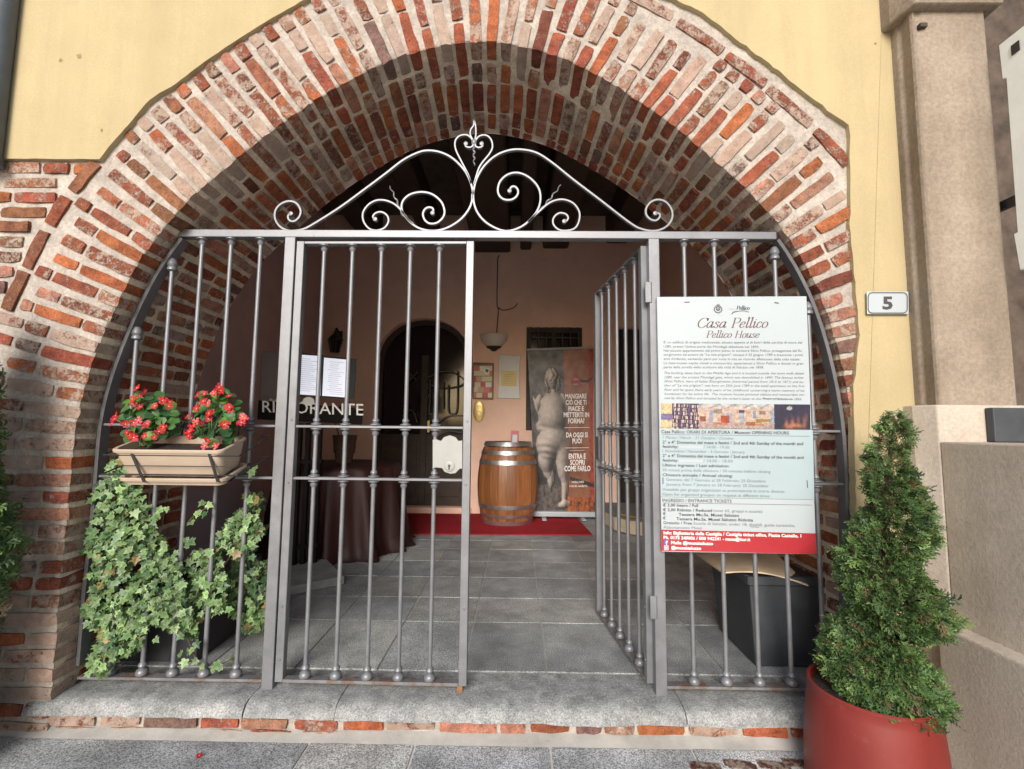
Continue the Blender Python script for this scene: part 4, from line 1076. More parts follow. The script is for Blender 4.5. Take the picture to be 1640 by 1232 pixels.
def strip_n(u, v):
    a = _mn.noise(Vector((u*90, v*16, 2))); b = _mn.noise(Vector((u*40, v*8, 7))); du = .0015*a; dv = .008*b
    c = strip(u+du, v+dv); k = 1 + .45*a + .35*b
    return tuple(max(.004, x*k*.52) for x in c)
print_panel('picture_strip', lambda x, y: A1(.0012)(95 + x + 2*y/210, 955 + y + x*10/1227), 1227, 208, 190, 34, strip_n, sg)

# ================================================================== HOUSE NUMBER
hn = empty('house_number', at_F(1422, 485, .03), 'small white house number plate reading 5 on the yellow wall', 'sign')
HF = lambda off: (lambda x, y: at_F(820 + x/2, y/2, .031 + off))
q = [(1136,934),(1270,934),(1271,1007),(1137,1007)]
mb = MB(); f_ = [HF(.006)(*p) for p in q]; mb.hexa(f_[::-1], [HF(0)(*p) for p in q][::-1]); bevel(mb.build('plate', WHITEP, hn), .003, 2)
mb = MB(); to = HF(.0072)
def rrect(x0, y0, x1, y1, r, w_, to, mi):
    pts = []
    for cx_, cy_, a0 in ((x1-r, y0+r, -90), (x1-r, y1-r, 0), (x0+r, y1-r, 90), (x0+r, y0+r, 180)):
        for k in range(6): a = R(a0 + 18*k); pts.append((cx_ + r*math.cos(a), cy_ + r*math.sin(a)))
    pts.append(pts[0])
    for a, b in zip(pts, pts[1:]): line(to, a[0], a[1], b[0], b[1], w_, mi)
rrect(1141, 938, 1266, 1003, 13, 3, to, 0)
text_px(mb, '5', 1187, 990, 1220, 990, 38, to, 0, .035)
mb.build('lettering', [INK], hn, fix=False)

# ================================================================== LEAVES AND FLOWERS
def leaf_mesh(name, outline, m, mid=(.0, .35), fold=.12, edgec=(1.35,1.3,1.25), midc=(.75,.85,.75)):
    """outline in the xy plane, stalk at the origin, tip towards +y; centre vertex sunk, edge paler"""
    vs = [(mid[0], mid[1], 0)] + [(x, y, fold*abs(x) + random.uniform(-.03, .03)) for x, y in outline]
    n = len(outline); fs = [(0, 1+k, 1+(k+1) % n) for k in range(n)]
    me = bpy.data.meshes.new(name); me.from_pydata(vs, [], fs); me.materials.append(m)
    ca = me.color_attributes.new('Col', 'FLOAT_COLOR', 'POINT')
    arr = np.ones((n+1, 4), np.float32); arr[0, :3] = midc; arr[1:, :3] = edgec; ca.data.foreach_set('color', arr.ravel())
    me.polygons.foreach_set('use_smooth', [True]*n)
    return me
IVY_O = [(0,0),(.22,-.12),(.52,.02),(.36,.22),(.60,.50),(.27,.50),(.0,1.0),(-.27,.52),(-.58,.46),(-.36,.22),(-.50,-.02),(-.22,-.12)]
IVY = [leaf_mesh('ivy_leaf', [(x*random.uniform(.85,1.15), y*random.uniform(.9,1.1)) for x, y in IVY_O], LEAF, (0,.28), .15, (1.5,1.42,1.3), (.72,.86,.70)) for _ in range(5)]
BEG_O = [(0,0),(.35,.02),(.50,.35),(.38,.72),(0,.95),(-.34,.74),(-.48,.38),(-.30,.04)]
BEG = [leaf_mesh('leaf', [(x*random.uniform(.9,1.1), y) for x, y in BEG_O], LEAF, (0,.4), .25, (1.1,1.1,1.1), (.9,.95,.9)) for _ in range(3)]
def flower_mesh():
    vs = [(0,0,.06)]; fs = []; cs_ = [(.55,.03,.03)]
    for k in range(5):
        a = 2*math.pi*k/5 + random.uniform(-.15, .15); L = random.uniform(.42, .55) if k % 2 else random.uniform(.5,.62)
        for da, rr, zz in ((-.55, .30, .05), (-.42, L, .16), (0, L*1.12, .10), (.42, L, .16), (.55, .30, .05)):
            vs.append((rr*math.cos(a+da), rr*math.sin(a+da), zz)); cs_.append((.36,.004,.013) if rr > .35 else (.30,.004,.010))
        b = 1+5*k; fs += [(0,b,b+1),(0,b+1,b+2),(0,b+2,b+3),(0,b+3,b+4)]
    c0 = len(vs)
    for k in range(6):
        a = 2*math.pi*k/6; vs.append((.085*math.cos(a), .085*math.sin(a), .10)); cs_.append((.75,.42,.05))
    vs.append((0,0,.16)); cs_.append((.85,.6,.1)); fs += [(c0+6, c0+k, c0+(k+1) % 6) for k in range(6)]
    me = bpy.data.meshes.new('flower'); me.from_pydata(vs, [], fs); me.materials.append(PETAL)
    ca = me.color_attributes.new('Col', 'FLOAT_COLOR', 'POINT'); arr = np.ones((len(vs), 4), np.float32); arr[:, :3] = cs_; ca.data.foreach_set('color', arr.ravel())
    me.polygons.foreach_set('use_smooth', [True]*len(fs))
    return me
FLOW = [flower_mesh() for _ in range(5)]
def orient(nrm, up, spin=0):
    z = Vector(nrm).normalized(); y = Vector(up) - z*Vector(up).dot(z)
    if y.length < 1e-3: y = z.orthogonal()
    y.normalize(); x = y.cross(z)
    return Matrix((x, y, z)).transposed() @ Matrix.Rotation(spin, 3, 'Z')
def merge_instances(name, metas, items, m, parent):
    """many small pieces joined into one uncountable mass; items: (variant, 4x4, colour)"""
    V, F, C = [], [], []; b = 0
    data = []
    for me in metas:
        v = np.array([q.co[:] for q in me.vertices]); c = np.ones((len(v), 4), np.float32); me.color_attributes[0].data.foreach_get('color', c.ravel()) if False else None
        cc = np.array([d.color[:] for d in me.color_attributes[0].data]); data.append((v, [tuple(p.vertices) for p in me.polygons], cc))
    for k, M, colr in items:
        v, f, c = data[k]; A = np.array(M); vv = v @ A[:3, :3].T + A[:3, 3]
        V.append(vv); F += [tuple(b+i for i in q) for q in f]; cc = c.copy(); cc[:, :3] *= np.array(colr[:3]); C.append(cc); b += len(v)
    me = bpy.data.meshes.new(name); me.from_pydata(np.vstack(V).tolist(), [], F); me.materials.append(m)
    ca = me.color_attributes.new('Col', 'FLOAT_COLOR', 'POINT'); ca.data.foreach_set('color', np.vstack(C).astype(np.float32).ravel())
    return tag(put(name, me, parent), kind='stuff')

# ---- left planter tub and its ivy
lt = empty('planter_tub', (-1.80, .37, 0), 'black square tub holding the trailing ivy behind the left gate panel', 'planter')
def tub(parent, x0, x1, y0, y1, h, flare, name='tub', m=SLATE, wallt=.02):
    mb = MB(); mb.hexa([Vector(p) for p in ((x0,y0,.002),(x1,y0,.002),(x1,y1,.002),(x0,y1,.002))], [Vector(p) for p in ((x0-flare,y0-flare,h),(x1+flare,y0-flare,h),(x1+flare,y1+flare,h),(x0-flare,y1+flare,h))])
    o = mb.build(name, m, parent); bevel(o, .006, 2)
    mb = MB(); a, b, c, d = x0-flare, x1+flare, y0-flare, y1+flare
    for lo, hi in (((a-.012, c-.012, h-.03), (b+.012, c+.012, h+.012)), ((a-.012, d-.012, h-.03), (b+.012, d+.012, h+.012)), ((a-.012, c+.0125, h-.03), (a+.012, d-.0125, h+.012)), ((b-.012, c+.0125, h-.03), (b+.012, d-.0125, h+.012))): mb.box(lo, hi)
    bevel(mb.build('rim', m, parent), .004, 1)
    mb = MB(); mb.box((a+.013, c+.013, h+.001), (b-.013, d-.013, h+.006)); mb.build('soil', SOIL, parent)
tub(lt, -2.0, -1.56, .19, .59, .36, .012, m=mat('black_tub', (.03,.03,.038), .5, var=.25, bst=.2))
ivy = empty('ivy', (-1.82, .3, .40), 'variegated green ivy spilling out of the black tub through the left gate bars', 'plant')
IP = [(270,45),(340,60),(390,180),(450,300),(440,350),(480,400),(540,490),(600,560),(620,620),(690,530),(760,510),(830,420),(900,340),(950,290),(960,230),(1040,220),(1030,330),(1000,420),(1060,390),(1060,440),(1000,520),(960,600),(1080,570),(1060,700),(1080,800),(1070,900),(960,970),(930,880),(870,850),(820,830),(720,860),(700,960),(640,970),(540,920),(470,890),(420,940),(420,1040),(350,1080),(300,1040),(260,1130),(180,1200),(130,1150),(160,1060),(200,960),(130,900),(110,820),(150,720),(140,650),(160,600),(110,540),(130,440),(180,300),(140,270),(50,250),(60,220),(140,240),(170,180)]
def inside(poly, x, y):
    c = False; j = len(poly)-1
    for i in range(len(poly)):
        xi, yi = poly[i]; xj, yj = poly[j]
        if (yi > y) != (yj > y) and x < (xj-xi)*(y-yi)/(yj-yi)+xi: c = not c
        j = i
    return c
HOLES = [(860,560,60),(640,660,40),(280,260,32),(380,600,45),(700,600,35),(520,690,35),(850,600,45)]
def ivy_mat(cx_, cy_, Y, size):
    p = at_Y(100 + cx_/3.242, 720 + cy_/3.242, Y)
    nrm = Vector((random.gauss(.1, .38), -1, random.gauss(.5, .38))); up = Vector((random.gauss(0, .9), 0, random.gauss(-.6, .7)))
    return Matrix.LocRotScale(p, orient(nrm, up).to_quaternion(), Vector((size, size, size)))
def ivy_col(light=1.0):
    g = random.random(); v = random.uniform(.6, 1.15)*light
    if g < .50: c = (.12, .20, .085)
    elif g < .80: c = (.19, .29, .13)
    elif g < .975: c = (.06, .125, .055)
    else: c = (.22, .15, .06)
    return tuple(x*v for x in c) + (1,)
front_items, back_items = [], []
tries = 0
while len(front_items) < 290 and tries < 20000:
    tries += 1
    x, y = random.uniform(40, 1090), random.uniform(40, 1210)
    if not inside(IP, x, y) or any(math.hypot(x-a, y-b) < r for a, b, r in HOLES): continue
    if any(math.hypot(x-a, y-b) < 21 for a, b, _ in front_items): continue
    front_items.append((x, y, 0))
for x, y in ((500,300),(520,315),(505,345),(540,300),(490,370),(735,270),(750,285),(720,330),(745,325),(690,345),(665,375),(640,460),(660,475),(655,500),(690,1000),(680,1030),(660,1060),(620,1060),(640,1090),(700,1090),(720,1120),(790,1140),(830,1130),(860,1090),(880,1075),(820,1110),(480,980),(1155,885),(1160,905),(990,110),(1000,90),(70,245),(95,250)): front_items.append((x, y, 1))
n_obj = 0
for x, y, sp in front_items:
    Y = random.uniform(-.075, -.02) if x < 430 or sp else random.uniform(-.05, .10)
    if x > 850 and y > 560: Y = random.uniform(.12, .25)
    M = ivy_mat(x, y, Y, random.uniform(.026, .042))
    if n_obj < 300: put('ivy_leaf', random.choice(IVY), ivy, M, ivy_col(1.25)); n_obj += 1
    else: back_items.append((random.randrange(5), M, ivy_col()))
tries = 0
while len(back_items) < 2700 and tries < 30000:
    tries += 1
    x, y = random.uniform(40, 1090), random.uniform(40, 1210)
    if not inside(IP, x, y) or any(math.hypot(x-a, y-b) < r*.7 for a, b, r in HOLES): continue
    Y = random.uniform(-.075, .12) if x < 640 else random.uniform(-.01, .2)
    if y < 300 and x < 450: Y = random.uniform(-.04, .05)
    if x > 850 and y > 560: Y = random.uniform(.18, .4)
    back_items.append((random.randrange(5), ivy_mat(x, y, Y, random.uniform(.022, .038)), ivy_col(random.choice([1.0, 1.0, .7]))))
merge_instances('foliage', IVY, back_items, LEAF, ivy)
def vine(pts, r=.0028):
    mb = MB(); mb.tube(catmull([at_Y(100+x/3.242, 720+y/3.242, Y) for x, y, Y in pts], 6), r, 5); mb.build('stem', BARK, ivy)
vine([(600,760,.3),(400,500,.05),(300,200,-.02),(270,60,-.03)]); vine([(600,760,.3),(300,800,.0),(230,1000,-.03),(160,1180,-.05)]); vine([(650,760,.3),(800,650,.1),(930,450,.05),(1010,230,.04)]); vine([(630,560,.06),(630,420,.02),(690,340,.02),(760,300,.02)]); vine([(600,760,.3),(640,950,.05),(690,1080,.0),(720,1130,.0)]); vine([(480,520,.05),(480,380,.0),(520,300,-.02)]); vine([(130,280,-.03),(60,245,-.06)]); vine([(760,1150,.12),(890,1080,.1)]); vine([(950,930,.2),(1160,890,.15)]); vine([(620,800,.3),(900,760,.25),(1060,620,.2)])

# ---- right tub with a warped sheet of board on it
rt = empty('planter_tub', (1.5, .37, 0), 'dark slate tapered tub standing behind the right gate panel', 'planter')
tub(rt, 1.18, 1.79, .235, .64, .43, .035)
sh = empty('board_sheet', (1.5, .2, .49), 'warped pale tan sheet of card lying across the slate tub', 'card')
mb = MB(); rows = []
q0, q1 = at_Y(1150, 895, .22), at_Y(1309, 926, .10)
for i in range(15):
    u = i/14; x = q0.x + (q1.x-q0.x)*u
    dip = .10*(u**1.6) ; 
    rows.append([Vector((x, .17 + .02*math.sin(u*3), .467 - .02*u + .018*math.sin(u*2.6) - .045*u*u)), Vector((x-.02+.05*u, .56, .479 + .01*math.sin(u*2)))])
top = [p for r in rows for p in r]; fs = [(2*a, 2*a+2, 2*a+3, 2*a+1) for a in range(14)]
b = len(top); mb.add(top + [p + Vector((0,0,-.006)) for p in top], fs + [tuple(b+i for i in f[::-1]) for f in fs] + [(2*a, b+2*a, b+2*a+2, 2*a+2) for a in range(14)])
mb.build('sheet', CARD, sh, smooth=True)
# rooted stems of a bare shrub in the right tub (seen beside the sign)
sb = empty('bare_shrub', (1.62, .3, .485), 'few thin bare twigs standing in the slate tub beside the sign', 'shrub')
for k in range(5):
    a = random.uniform(-.05, .05); mb = MB(); x0 = 1.62 + a; z0 = .43
    mb.tube([(x0, .42, z0), (x0+.03+a, .38, z0+.25), (x0+.02+a*2, .33, z0+.5), (x0+.05+a*3, .30, z0+.62+.1*random.random())], [.006, .005, .004, .002], 5); mb.build('twig', BARK, sb)

# ---- flower box hung on the bars, tilted forward in its wire holder
TILT = .29
fb = empty('flower_box', (-1.452, -.135, .975), 'beige plastic window box hung on the left gate panel', 'flower box', rot=(TILT, 0, 0))
def loc(o, parent): o.parent = parent; o.matrix_parent_inverse = Matrix.Identity(4); return o
def trough(w0, w1, d0, d1, z0, z1, t):
    mb = MB()
    def rr(w, d, r=.03, n=4):
        pts = []
        for sx, sy, a0 in ((1,-1,-90),(1,1,0),(-1,1,90),(-1,-1,180)):
            for k in range(n+1):
                a = R(a0 + 90*k/n); pts.append((sx*(w/2-r) + r*math.cos(a), sy*(d/2-r) + r*math.sin(a)))
        return pts
    rings = []
    for w, d, z in ((w0, d0, z0), (w0+.004, d0+.004, z0+.01), (w1-.014, d1-.014, z1-.022), (w1-.012, d1-.012, z1-.016), (w1, d1, z1-.014), (w1+.002, d1+.002, z1-.004), (w1-.006, d1-.006, z1), (w1-.022, d1-.022, z1-.002), (w1-.03, d1-.03, z1-.035)):
        rings.append([Vector((x, y, z)) for x, y in rr(w, d)])
    n = len(rings[0]); mb.add([p for r in rings for p in r], [(a*n+k, a*n+(k+1) % n, (a+1)*n+(k+1) % n, (a+1)*n+k) for a in range(len(rings)-1) for k in range(n)] + [tuple(range(n))[::-1]])
    return mb
loc(trough(.405, .468, .15, .20, -.012, .112, .0).build('trough', TROUGH, smooth=True), fb)
loc(trough(.43, .455, .175, .195, -.034, -.014, 0).build('saucer', TROUGH, smooth=True), fb)
mb = MB(); mb.box((-.208, -.077, .07), (.208, .077, .08)); loc(mb.build('soil', SOIL), fb)
hold = empty('wire_holder', (-1.44, -.135, 1.05), 'black wire bracket carrying the beige window box', 'bracket')
def wp(x, y, z): return Vector((x, y, z))
mb = MB()
xa, xb = at_Y(166, 730, -.245).x, at_Y(383, 729, -.245).x
zu, zl_ = at_Y(300, 730, -.245).z, at_Y(300, 761, -.245).z
zub, zlb = at_Y(430, 698, -.01).z, at_Y(425, 732, -.01).z
for zf, zb_ in ((zu, zub), (zl_, zlb)):
    mb = MB(); mb.tube([wp(xa+.02, .0, zb_), wp(xa, -.02, zb_), wp(xa, -.246, zf), wp(xb, -.246, zf), wp(xb+.005, -.02, zb_), wp(xb-.05, .0, zb_-.002)], .0035, 6); mb.build('hoop', BLACKM, hold)
zm = at_Y(300, 747, -.243).z
mb = MB(); mb.tube([wp(xa+.05, -.2435, zm), wp(xb-.03, -.2435, zm)], .002, 6); mb.build('hoop', BLACKM, hold)
for x1, x2 in ((211, 231), (335, 349)):
    a = at_Y(x1, 727, -.252); b = at_Y(x2, 772, -.225)
    mb = MB(); mb.ribbon([a, a.lerp(b, .5), b, b + Vector((.012, .06, -.004)), Vector((b.x+.012, -.02, b.z+.06))], .003, .012, axis=Vector((1, 0, 0))); mb.build('strap', BLACKM, hold)
for px in (281, 295, 350, 385):
    p = at_Y(px, 690, -.02); mb = MB(); mb.tube([wp(p.x, -.04, 1.09), wp(p.x, -.03, ZR1-.02), wp(p.x, -.022, ZR1+.013), wp(p.x, .018, ZR1+.013), wp(p.x, .02, ZR1-.012)], .0035, 6); mb.build('hook', BLACKM, hold)

BX = lambda x, y, Y: at_Y(160 + x/5.467, 580 + y/5.467, Y)
def begonia(cxy, rx, ry, flowers, label):
    base = BX(cxy[0], cxy[1]+ry*.9, -.14)
    e = empty('begonia', base, label, 'plant', 'begonias in the window box')
    for k in range(105):
        a = random.uniform(0, 2*math.pi); rr = math.sqrt(random.random()); x, y = cxy[0] + rx*rr*math.cos(a), cxy[1] + ry*rr*math.sin(a)
        if y > 745: continue
        Y = random.uniform(-.20, -.06); p = BX(x, y, Y)
        nrm = Vector((random.gauss((x-cxy[0])/rx*.5, .4), -.8, random.gauss(.7, .4))); up = Vector(((x-cxy[0])/rx*.8 + random.gauss(0, .4), -.2, random.gauss(.2, .6)))
        s = random.uniform(.034, .052)
        c = random.choice([(.045,.12,.03), (.06,.15,.035), (.03,.085,.03), (.11,.24,.03)]); put('leaf', random.choice(BEG), e, Matrix.LocRotScale(p, orient(nrm, up).to_quaternion(), Vector((s, s, s))), c + (1,))
    for x, y in flowers:
        for j in range(random.choice([1, 1, 2])):
            p = BX(x + random.uniform(-22, 22)*(j > 0), y + random.uniform(-18, 18)*(j > 0), random.uniform(-.235, -.20))
            nrm = Vector((random.gauss((x-cxy[0])/rx*.3, .35), -1, random.gauss(.35, .35))); s = random.uniform(.024, .033)
            v = random.uniform(.85, 1.25); put('flower', random.choice(FLOW), e, Matrix.LocRotScale(p, orient(nrm, (0,0,1), random.uniform(0, 6)).to_quaternion(), Vector((s, s, s))), (v, v, v*random.uniform(.8, 1.6), 1))
    for k in range(9):
        x, y = random.choice(flowers); p = BX(x, y, -.18); b0 = base + Vector((random.uniform(-.03, .03), 0, -.02))
        mb = MB(); mb.tube(catmull([b0, b0.lerp(p, .5) + Vector((random.uniform(-.02,.02), 0, .01)), p], 4), .0022, 5); mb.build('stem', mat_cache('stem_green'), e)
_mc = {}
def mat_cache(n):
    if n not in _mc: _mc[n] = mat(n, (.10,.16,.05), .6, var=.2, bst=0)
    return _mc[n]
begonia((410, 500), 215, 215, [(320,240),(290,325),(400,255),(295,370),(355,395),(350,300),(485,385),(560,335),(605,390),(620,350),(130,500),(110,540),(225,545),(300,530),(340,510),(415,540),(265,640),(300,660),(240,620),(395,650),(480,660),(520,610),(560,570),(145,470)], 'bushy red begonia in the left half of the window box')
begonia((1010, 500), 190, 235, [(1045,220),(1030,255),(1065,250),(1010,265),(1130,300),(860,290),(915,280),(910,345),(870,390),(850,410),(940,360),(985,440),(960,450),(1120,390),(1140,420),(1250,480),(1265,540),(1240,530),(775,475),(810,490),(845,520),(895,535),(800,560),(950,500),(1100,545),(800,610),(780,650),(950,680),(920,735),(1015,735),(830,555)], 'taller red begonia in the right half of the window box')
# a fallen petal on the paving
p = at_Z(319, 1211, -.136); tag(put('petal', FLOW[0], None, Matrix.LocRotScale(p, Matrix.Rotation(.2, 3, 'X').to_quaternion(), Vector((.022,.022,.022))), (1,1,1,1)), 'single fallen red petal on the grey paving', 'petal')

# ================================================================== RED POT AND SPIRAL CYPRESS
PX_, PY_ = 1.305, -.362
pot = empty('plant_pot', (PX_, PY_, -.14), 'large smooth red plant pot at the right end of the step', 'pot')
mb = MB(); mb.lathe([(.214, 0), (.219, .02), (.218, .10), (.213, .18), (.207, .25), (.199, .32), (.195, .345), (.198, .352), (.198, .360), (.193, .364), (.186, .359), (.184, .33), (.001, .33)], (PX_, PY_, -.14), 64)
mb.build('body', POT, pot, smooth=True)
mb = MB(); mb.lathe([(.183, .325), (.183, .335), (.10, .345), (.001, .35)], (PX_, PY_, -.14), 24); mb.build('soil', SOIL, pot, smooth=True)
def spray_mesh():
    """flat scale-leaved twig: a stem with alternating forked side shoots"""
    vs, fs, cs_ = [], [], []
    def blade(p, d, L, w_, z=0, c=(1, 1, 1)):
        d = Vector(d).normalized(); n_ = Vector((-d.y, d.x, 0)); b = len(vs); p = Vector(p)
        vs.extend([p - n_*w_*.5, p + n_*w_*.5, p + d*L*.6 + n_*w_*.6 + Vector((0,0,z)), p + d*L + Vector((0,0,z*1.3)), p + d*L*.6 - n_*w_*.6 + Vector((0,0,z))])
        fs.append((b, b+1, b+2, b+3, b+4)); k = (.75,.75,.75)
        cs_.extend([tuple(a*.7 for a in c)]*2 + [c, tuple(a*1.35 for a in c), c])
    blade((0,0,0), (0,1,0), 1.0, .05, .02)
    for k in range(7):
        t = .12 + .12*k; s = 1 if k % 2 else -1; L = (.52 - .045*k)*random.uniform(.8, 1.15); a = R(38 + random.uniform(-8, 8)); d = Vector((s*math.sin(a), math.cos(a), 0)); z = random.uniform(-.10, .10)
        blade((0, t, 0), d, L, .055, z)
        for f, sg_ in ((.35, 1), (.6, -1)):
            q = Vector((0, t, z*f)) + d*L*f; a2 = math.atan2(d.x, d.y) + sg_*R(36); blade(q, (math.sin(a2), math.cos(a2), 0), L*.42, .05, z*.6)
    me = bpy.data.meshes.new('spray'); me.from_pydata([tuple(v) for v in vs], [], fs)
    ca = me.color_attributes.new('Col', 'FLOAT_COLOR', 'POINT'); arr = np.ones((len(vs), 4), np.float32); arr[:, :3] = cs_; ca.data.foreach_set('color', arr.ravel())
    return me
SPR = [spray_mesh() for _ in range(5)]
def needle_col():
    g = random.random(); v = random.uniform(.7, 1.3)
    c = (.064,.122,.036) if g < .52 else (.115,.19,.052) if g < .82 else (.030,.062,.024) if g < .96 else (.13,.09,.045)
    return tuple(x*v for x in c)
CXB, CXT = 1.360, at_Y(1432, 660, PY_).x
CX_ = CXB
cyp = empty('cypress', (CX_, PY_, .17), 'clipped spiral cypress in the red pot', 'tree')
mb = MB(); mb.tube([(CXB, PY_, .20), (CXB+.03, PY_, .5), (CXB+.04, PY_, .9), (CXT, PY_, 1.2)], [.022, .018, .012, .004], 8); mb.build('trunk', BARK, cyp, smooth=True)
ztop = at_Y(1432, 660, PY_).z
Zc = lambda yc: at_Y(1430, 640 + yc/2.081, PY_).z
# the groove between the turns: height as a function of the angle, read off where it shows at the left and right edge
GRO = [(Zc(60), -2), (Zc(350), 0), (Zc(590), 1), (Zc(712), 2), (Zc(815), 3), (Zc(1010), 4), (Zc(1250), 5)]     # half turns; even = left, odd = right
def radius(z):
    t = (ztop - z)/(ztop - .16); return (.012 + .222*min(1, t)**.62)*(1 if z > .34 else .88 + .12*max(0, (z-.18)/.16))
items = []
for turn in range(len(GRO)-1): pass
def groove_z(phase):   # phase in half turns
    for (z0, p0), (z1, p1) in zip(GRO, GRO[1:]):
        if p0 <= phase <= p1: return z0 + (z1-z0)*(phase-p0)/(p1-p0)
    return GRO[-1][0] if phase > GRO[-1][1] else GRO[0][0]
cnt = 0
while cnt < 7500:
    z = .20 + (ztop-.20)*(1-(1-random.random())**.62) if random.random() < .5 else random.uniform(.185, ztop)
    z = min(z, ztop-.004)
    if random.random() > (radius(z)/.27)**1.1 + .12: continue
    ang = random.uniform(0, 2*math.pi)
    # angle 0 = left (-x), pi/2 = front (-y), pi = right, 3pi/2 = back; phase runs with it
    ph0 = ang/math.pi
    dmin, below = 9, None; gz = []
    for k in range(-1, 4):
        ph = ph0 + 2*k
        if -2 <= ph <= 5: gz.append(groove_z(ph))
    gz.sort(reverse=True)
    up_ = min((g for g in gz if g >= z), default=ztop+.1); lo_ = max((g for g in gz if g < z), default=.02)
    f = (z-lo_)/max(.02, up_-lo_)                      # 0 at the lower groove, 1 at the upper one
    sh_ = max(.0, 1 - ((f-.36)/.60)**1.6) if f > .36 else max(0, 1-((.36-f)/.36)**2.4)
    rmax = radius(z)*(.34 + .66*sh_)
    if (f < .04 or f > .93) and radius(z) > .06: continue
    if rmax < .03 and radius(z) > .08: continue
    r = rmax*random.uniform(.72, 1.0)
    d = Vector((-math.cos(ang), -math.sin(ang), 0)); p = Vector((CXB + (CXT-CXB)*(z-.2)/(ztop-.2), PY_, z)) + d*r*random.uniform(.85, 1.02)
    s = random.uniform(.036, .066)*(.6 + .4*min(1, radius(z)/.2))
    stray = random.random() < .05
    if stray: s *= 1.5; r *= 1.08
    dr_ = (d + Vector((random.gauss(0, .35), random.gauss(0, .35), random.gauss(-.35 if z < .30 else 0 if z < .5 else .25, .45)))).normalized()
    nn = (d*.7 + Vector((random.gauss(0, .5), random.gauss(0, .5), random.gauss(.5, .4))))
    nn = nn - dr_*nn.dot(dr_); nn = nn.normalized() if nn.length > .1 else dr_.orthogonal()
    x_ = dr_.cross(nn); M = Matrix((x_, dr_, nn)).transposed().to_4x4() @ Matrix.Scale(s, 4); M.translation = p - dr_*s*.35
    cn = needle_col()
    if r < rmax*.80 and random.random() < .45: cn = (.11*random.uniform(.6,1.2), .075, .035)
    items.append((random.randrange(5), M, cn)); cnt += 1
merge_instances('foliage', SPR, items, NEEDLE, cyp)
# second cypress, only its right edge in frame at the far left
c2 = empty('cypress', (-2.24, -.42, -.17), 'dark green cypress whose edge shows against the brick pier at far left', 'tree')
mb = MB(); mb.tube([(-2.24, -.42, -.17), (-2.24, -.42, .9), (-2.24, -.42, 1.5)], [.03, .02, .005], 8); mb.build('trunk', BARK, c2)
items = []
X2 = lambda y, x: at_Y(x, y, -.42)
edge = [(600, 2), (640, 8), (700, 10), (740, 2), (790, 10), (850, 22), (900, 34), (950, 18), (980, 8), (1010, -8), (1060, -20)]
edge = [(y, x-38) for y, x in edge]
edge_z = [(X2(y, x).z, X2(y, x).x) for y, x in edge]
for k in range(4600):
    z = random.uniform(-.10, edge_z[0][0]+.35)
    ex = np.interp(z, [e[0] for e in edge_z][::-1], [e[1] for e in edge_z][::-1]); rad = max(.02, ex + 2.24 - .03) if z < edge_z[0][0] else max(.015, (edge_z[0][1]+2.24)*(1-(z-edge_z[0][0])/.36))
    ang = random.uniform(0, 2*math.pi); d = Vector((math.cos(ang), math.sin(ang), 0)); p = Vector((-2.24, -.42, z)) + d*rad*random.uniform(.35, 1)**.6
    s = random.uniform(.05, .085); dr_ = (d + Vector((random.gauss(0, .35), random.gauss(0, .35), random.gauss(.25, .4)))).normalized()
    nn = dr_.orthogonal(); nn.rotate(Matrix.Rotation(random.uniform(0, 6.28), 3, dr_)); x_ = dr_.cross(nn)
    M = Matrix((x_, dr_, nn)).transposed().to_4x4() @ Matrix.Scale(s, 4); M.translation = p - dr_*s*.35
    items.append((random.randrange(5), M, tuple(c*1.0 for c in needle_col())))
merge_instances('foliage', SPR, items, NEEDLE, c2)
# grey downpipe at the far left of the yellow wall, and the white projecting board at the far right
dp = empty('downpipe', at_F(10, 150, .08), 'dark grey round downpipe at the left end of the yellow wall', 'downpipe')
xd = at_F(22, 20, .06).x - .055
mb = MB(); mb.tube([(xd, -.185, zt-.02), (xd, -.185, 5)], .052, 16); mb.build('pipe', PIPE, dp, smooth=True)
for zz in (2.35, 3.4):
    mb = MB(); mb.tube([(xd, -.185, zz-.02), (xd, -.185, zz+.02)], .058, 16); mb.build('clip', PIPE, dp, smooth=True)
XB = 2.10
bd = [at_X(x, y, XB) for x, y in ((1599,73),(1605,127),(1611,125),(1629,320),(1622,372),(1615,376))]
bd = [at_X(1599, 73, XB), at_X(1605, 127, XB), at_X(1611, 125.5, XB), at_X(1629, 372, XB), at_X(1623, 375, XB), at_X(1633, 433, XB)]
far = Vector((XB, -.75, 0))
zt2, zb2 = bd[0].z, bd[-1].z
loop = bd + [Vector((XB, -.75, zb2)), Vector((XB, -.75, zt2))]
bo = empty('projecting_board', bd[0], 'white metal board projecting edge-on past the pilaster at far right', 'board')
mb = MB(); mb.hexa(loop, [p + Vector((.03, 0, 0)) for p in loop]); bevel(mb.build('panel', mat('dirty_white', (.82,.85,.81), .5, var=.06, vs=4, bst=.1, spots=(22, .66, (.35,.37,.36), .7)), bo), .003, 1)
p = at_X(1627, 77, XB); mb = MB(); mb.box((XB-.004, p.y-.016, p.z-.022), (XB-.001, p.y+.016, p.z+.022)); mb.build('mounting_hole', BLACKM, bo)
mb = MB(); mb.box((XB+.031, bd[0].y-.0, zb2+.3), (XB+.05, 1.19, zb2+.34)); mb.build('arm', BLACKM, bo)

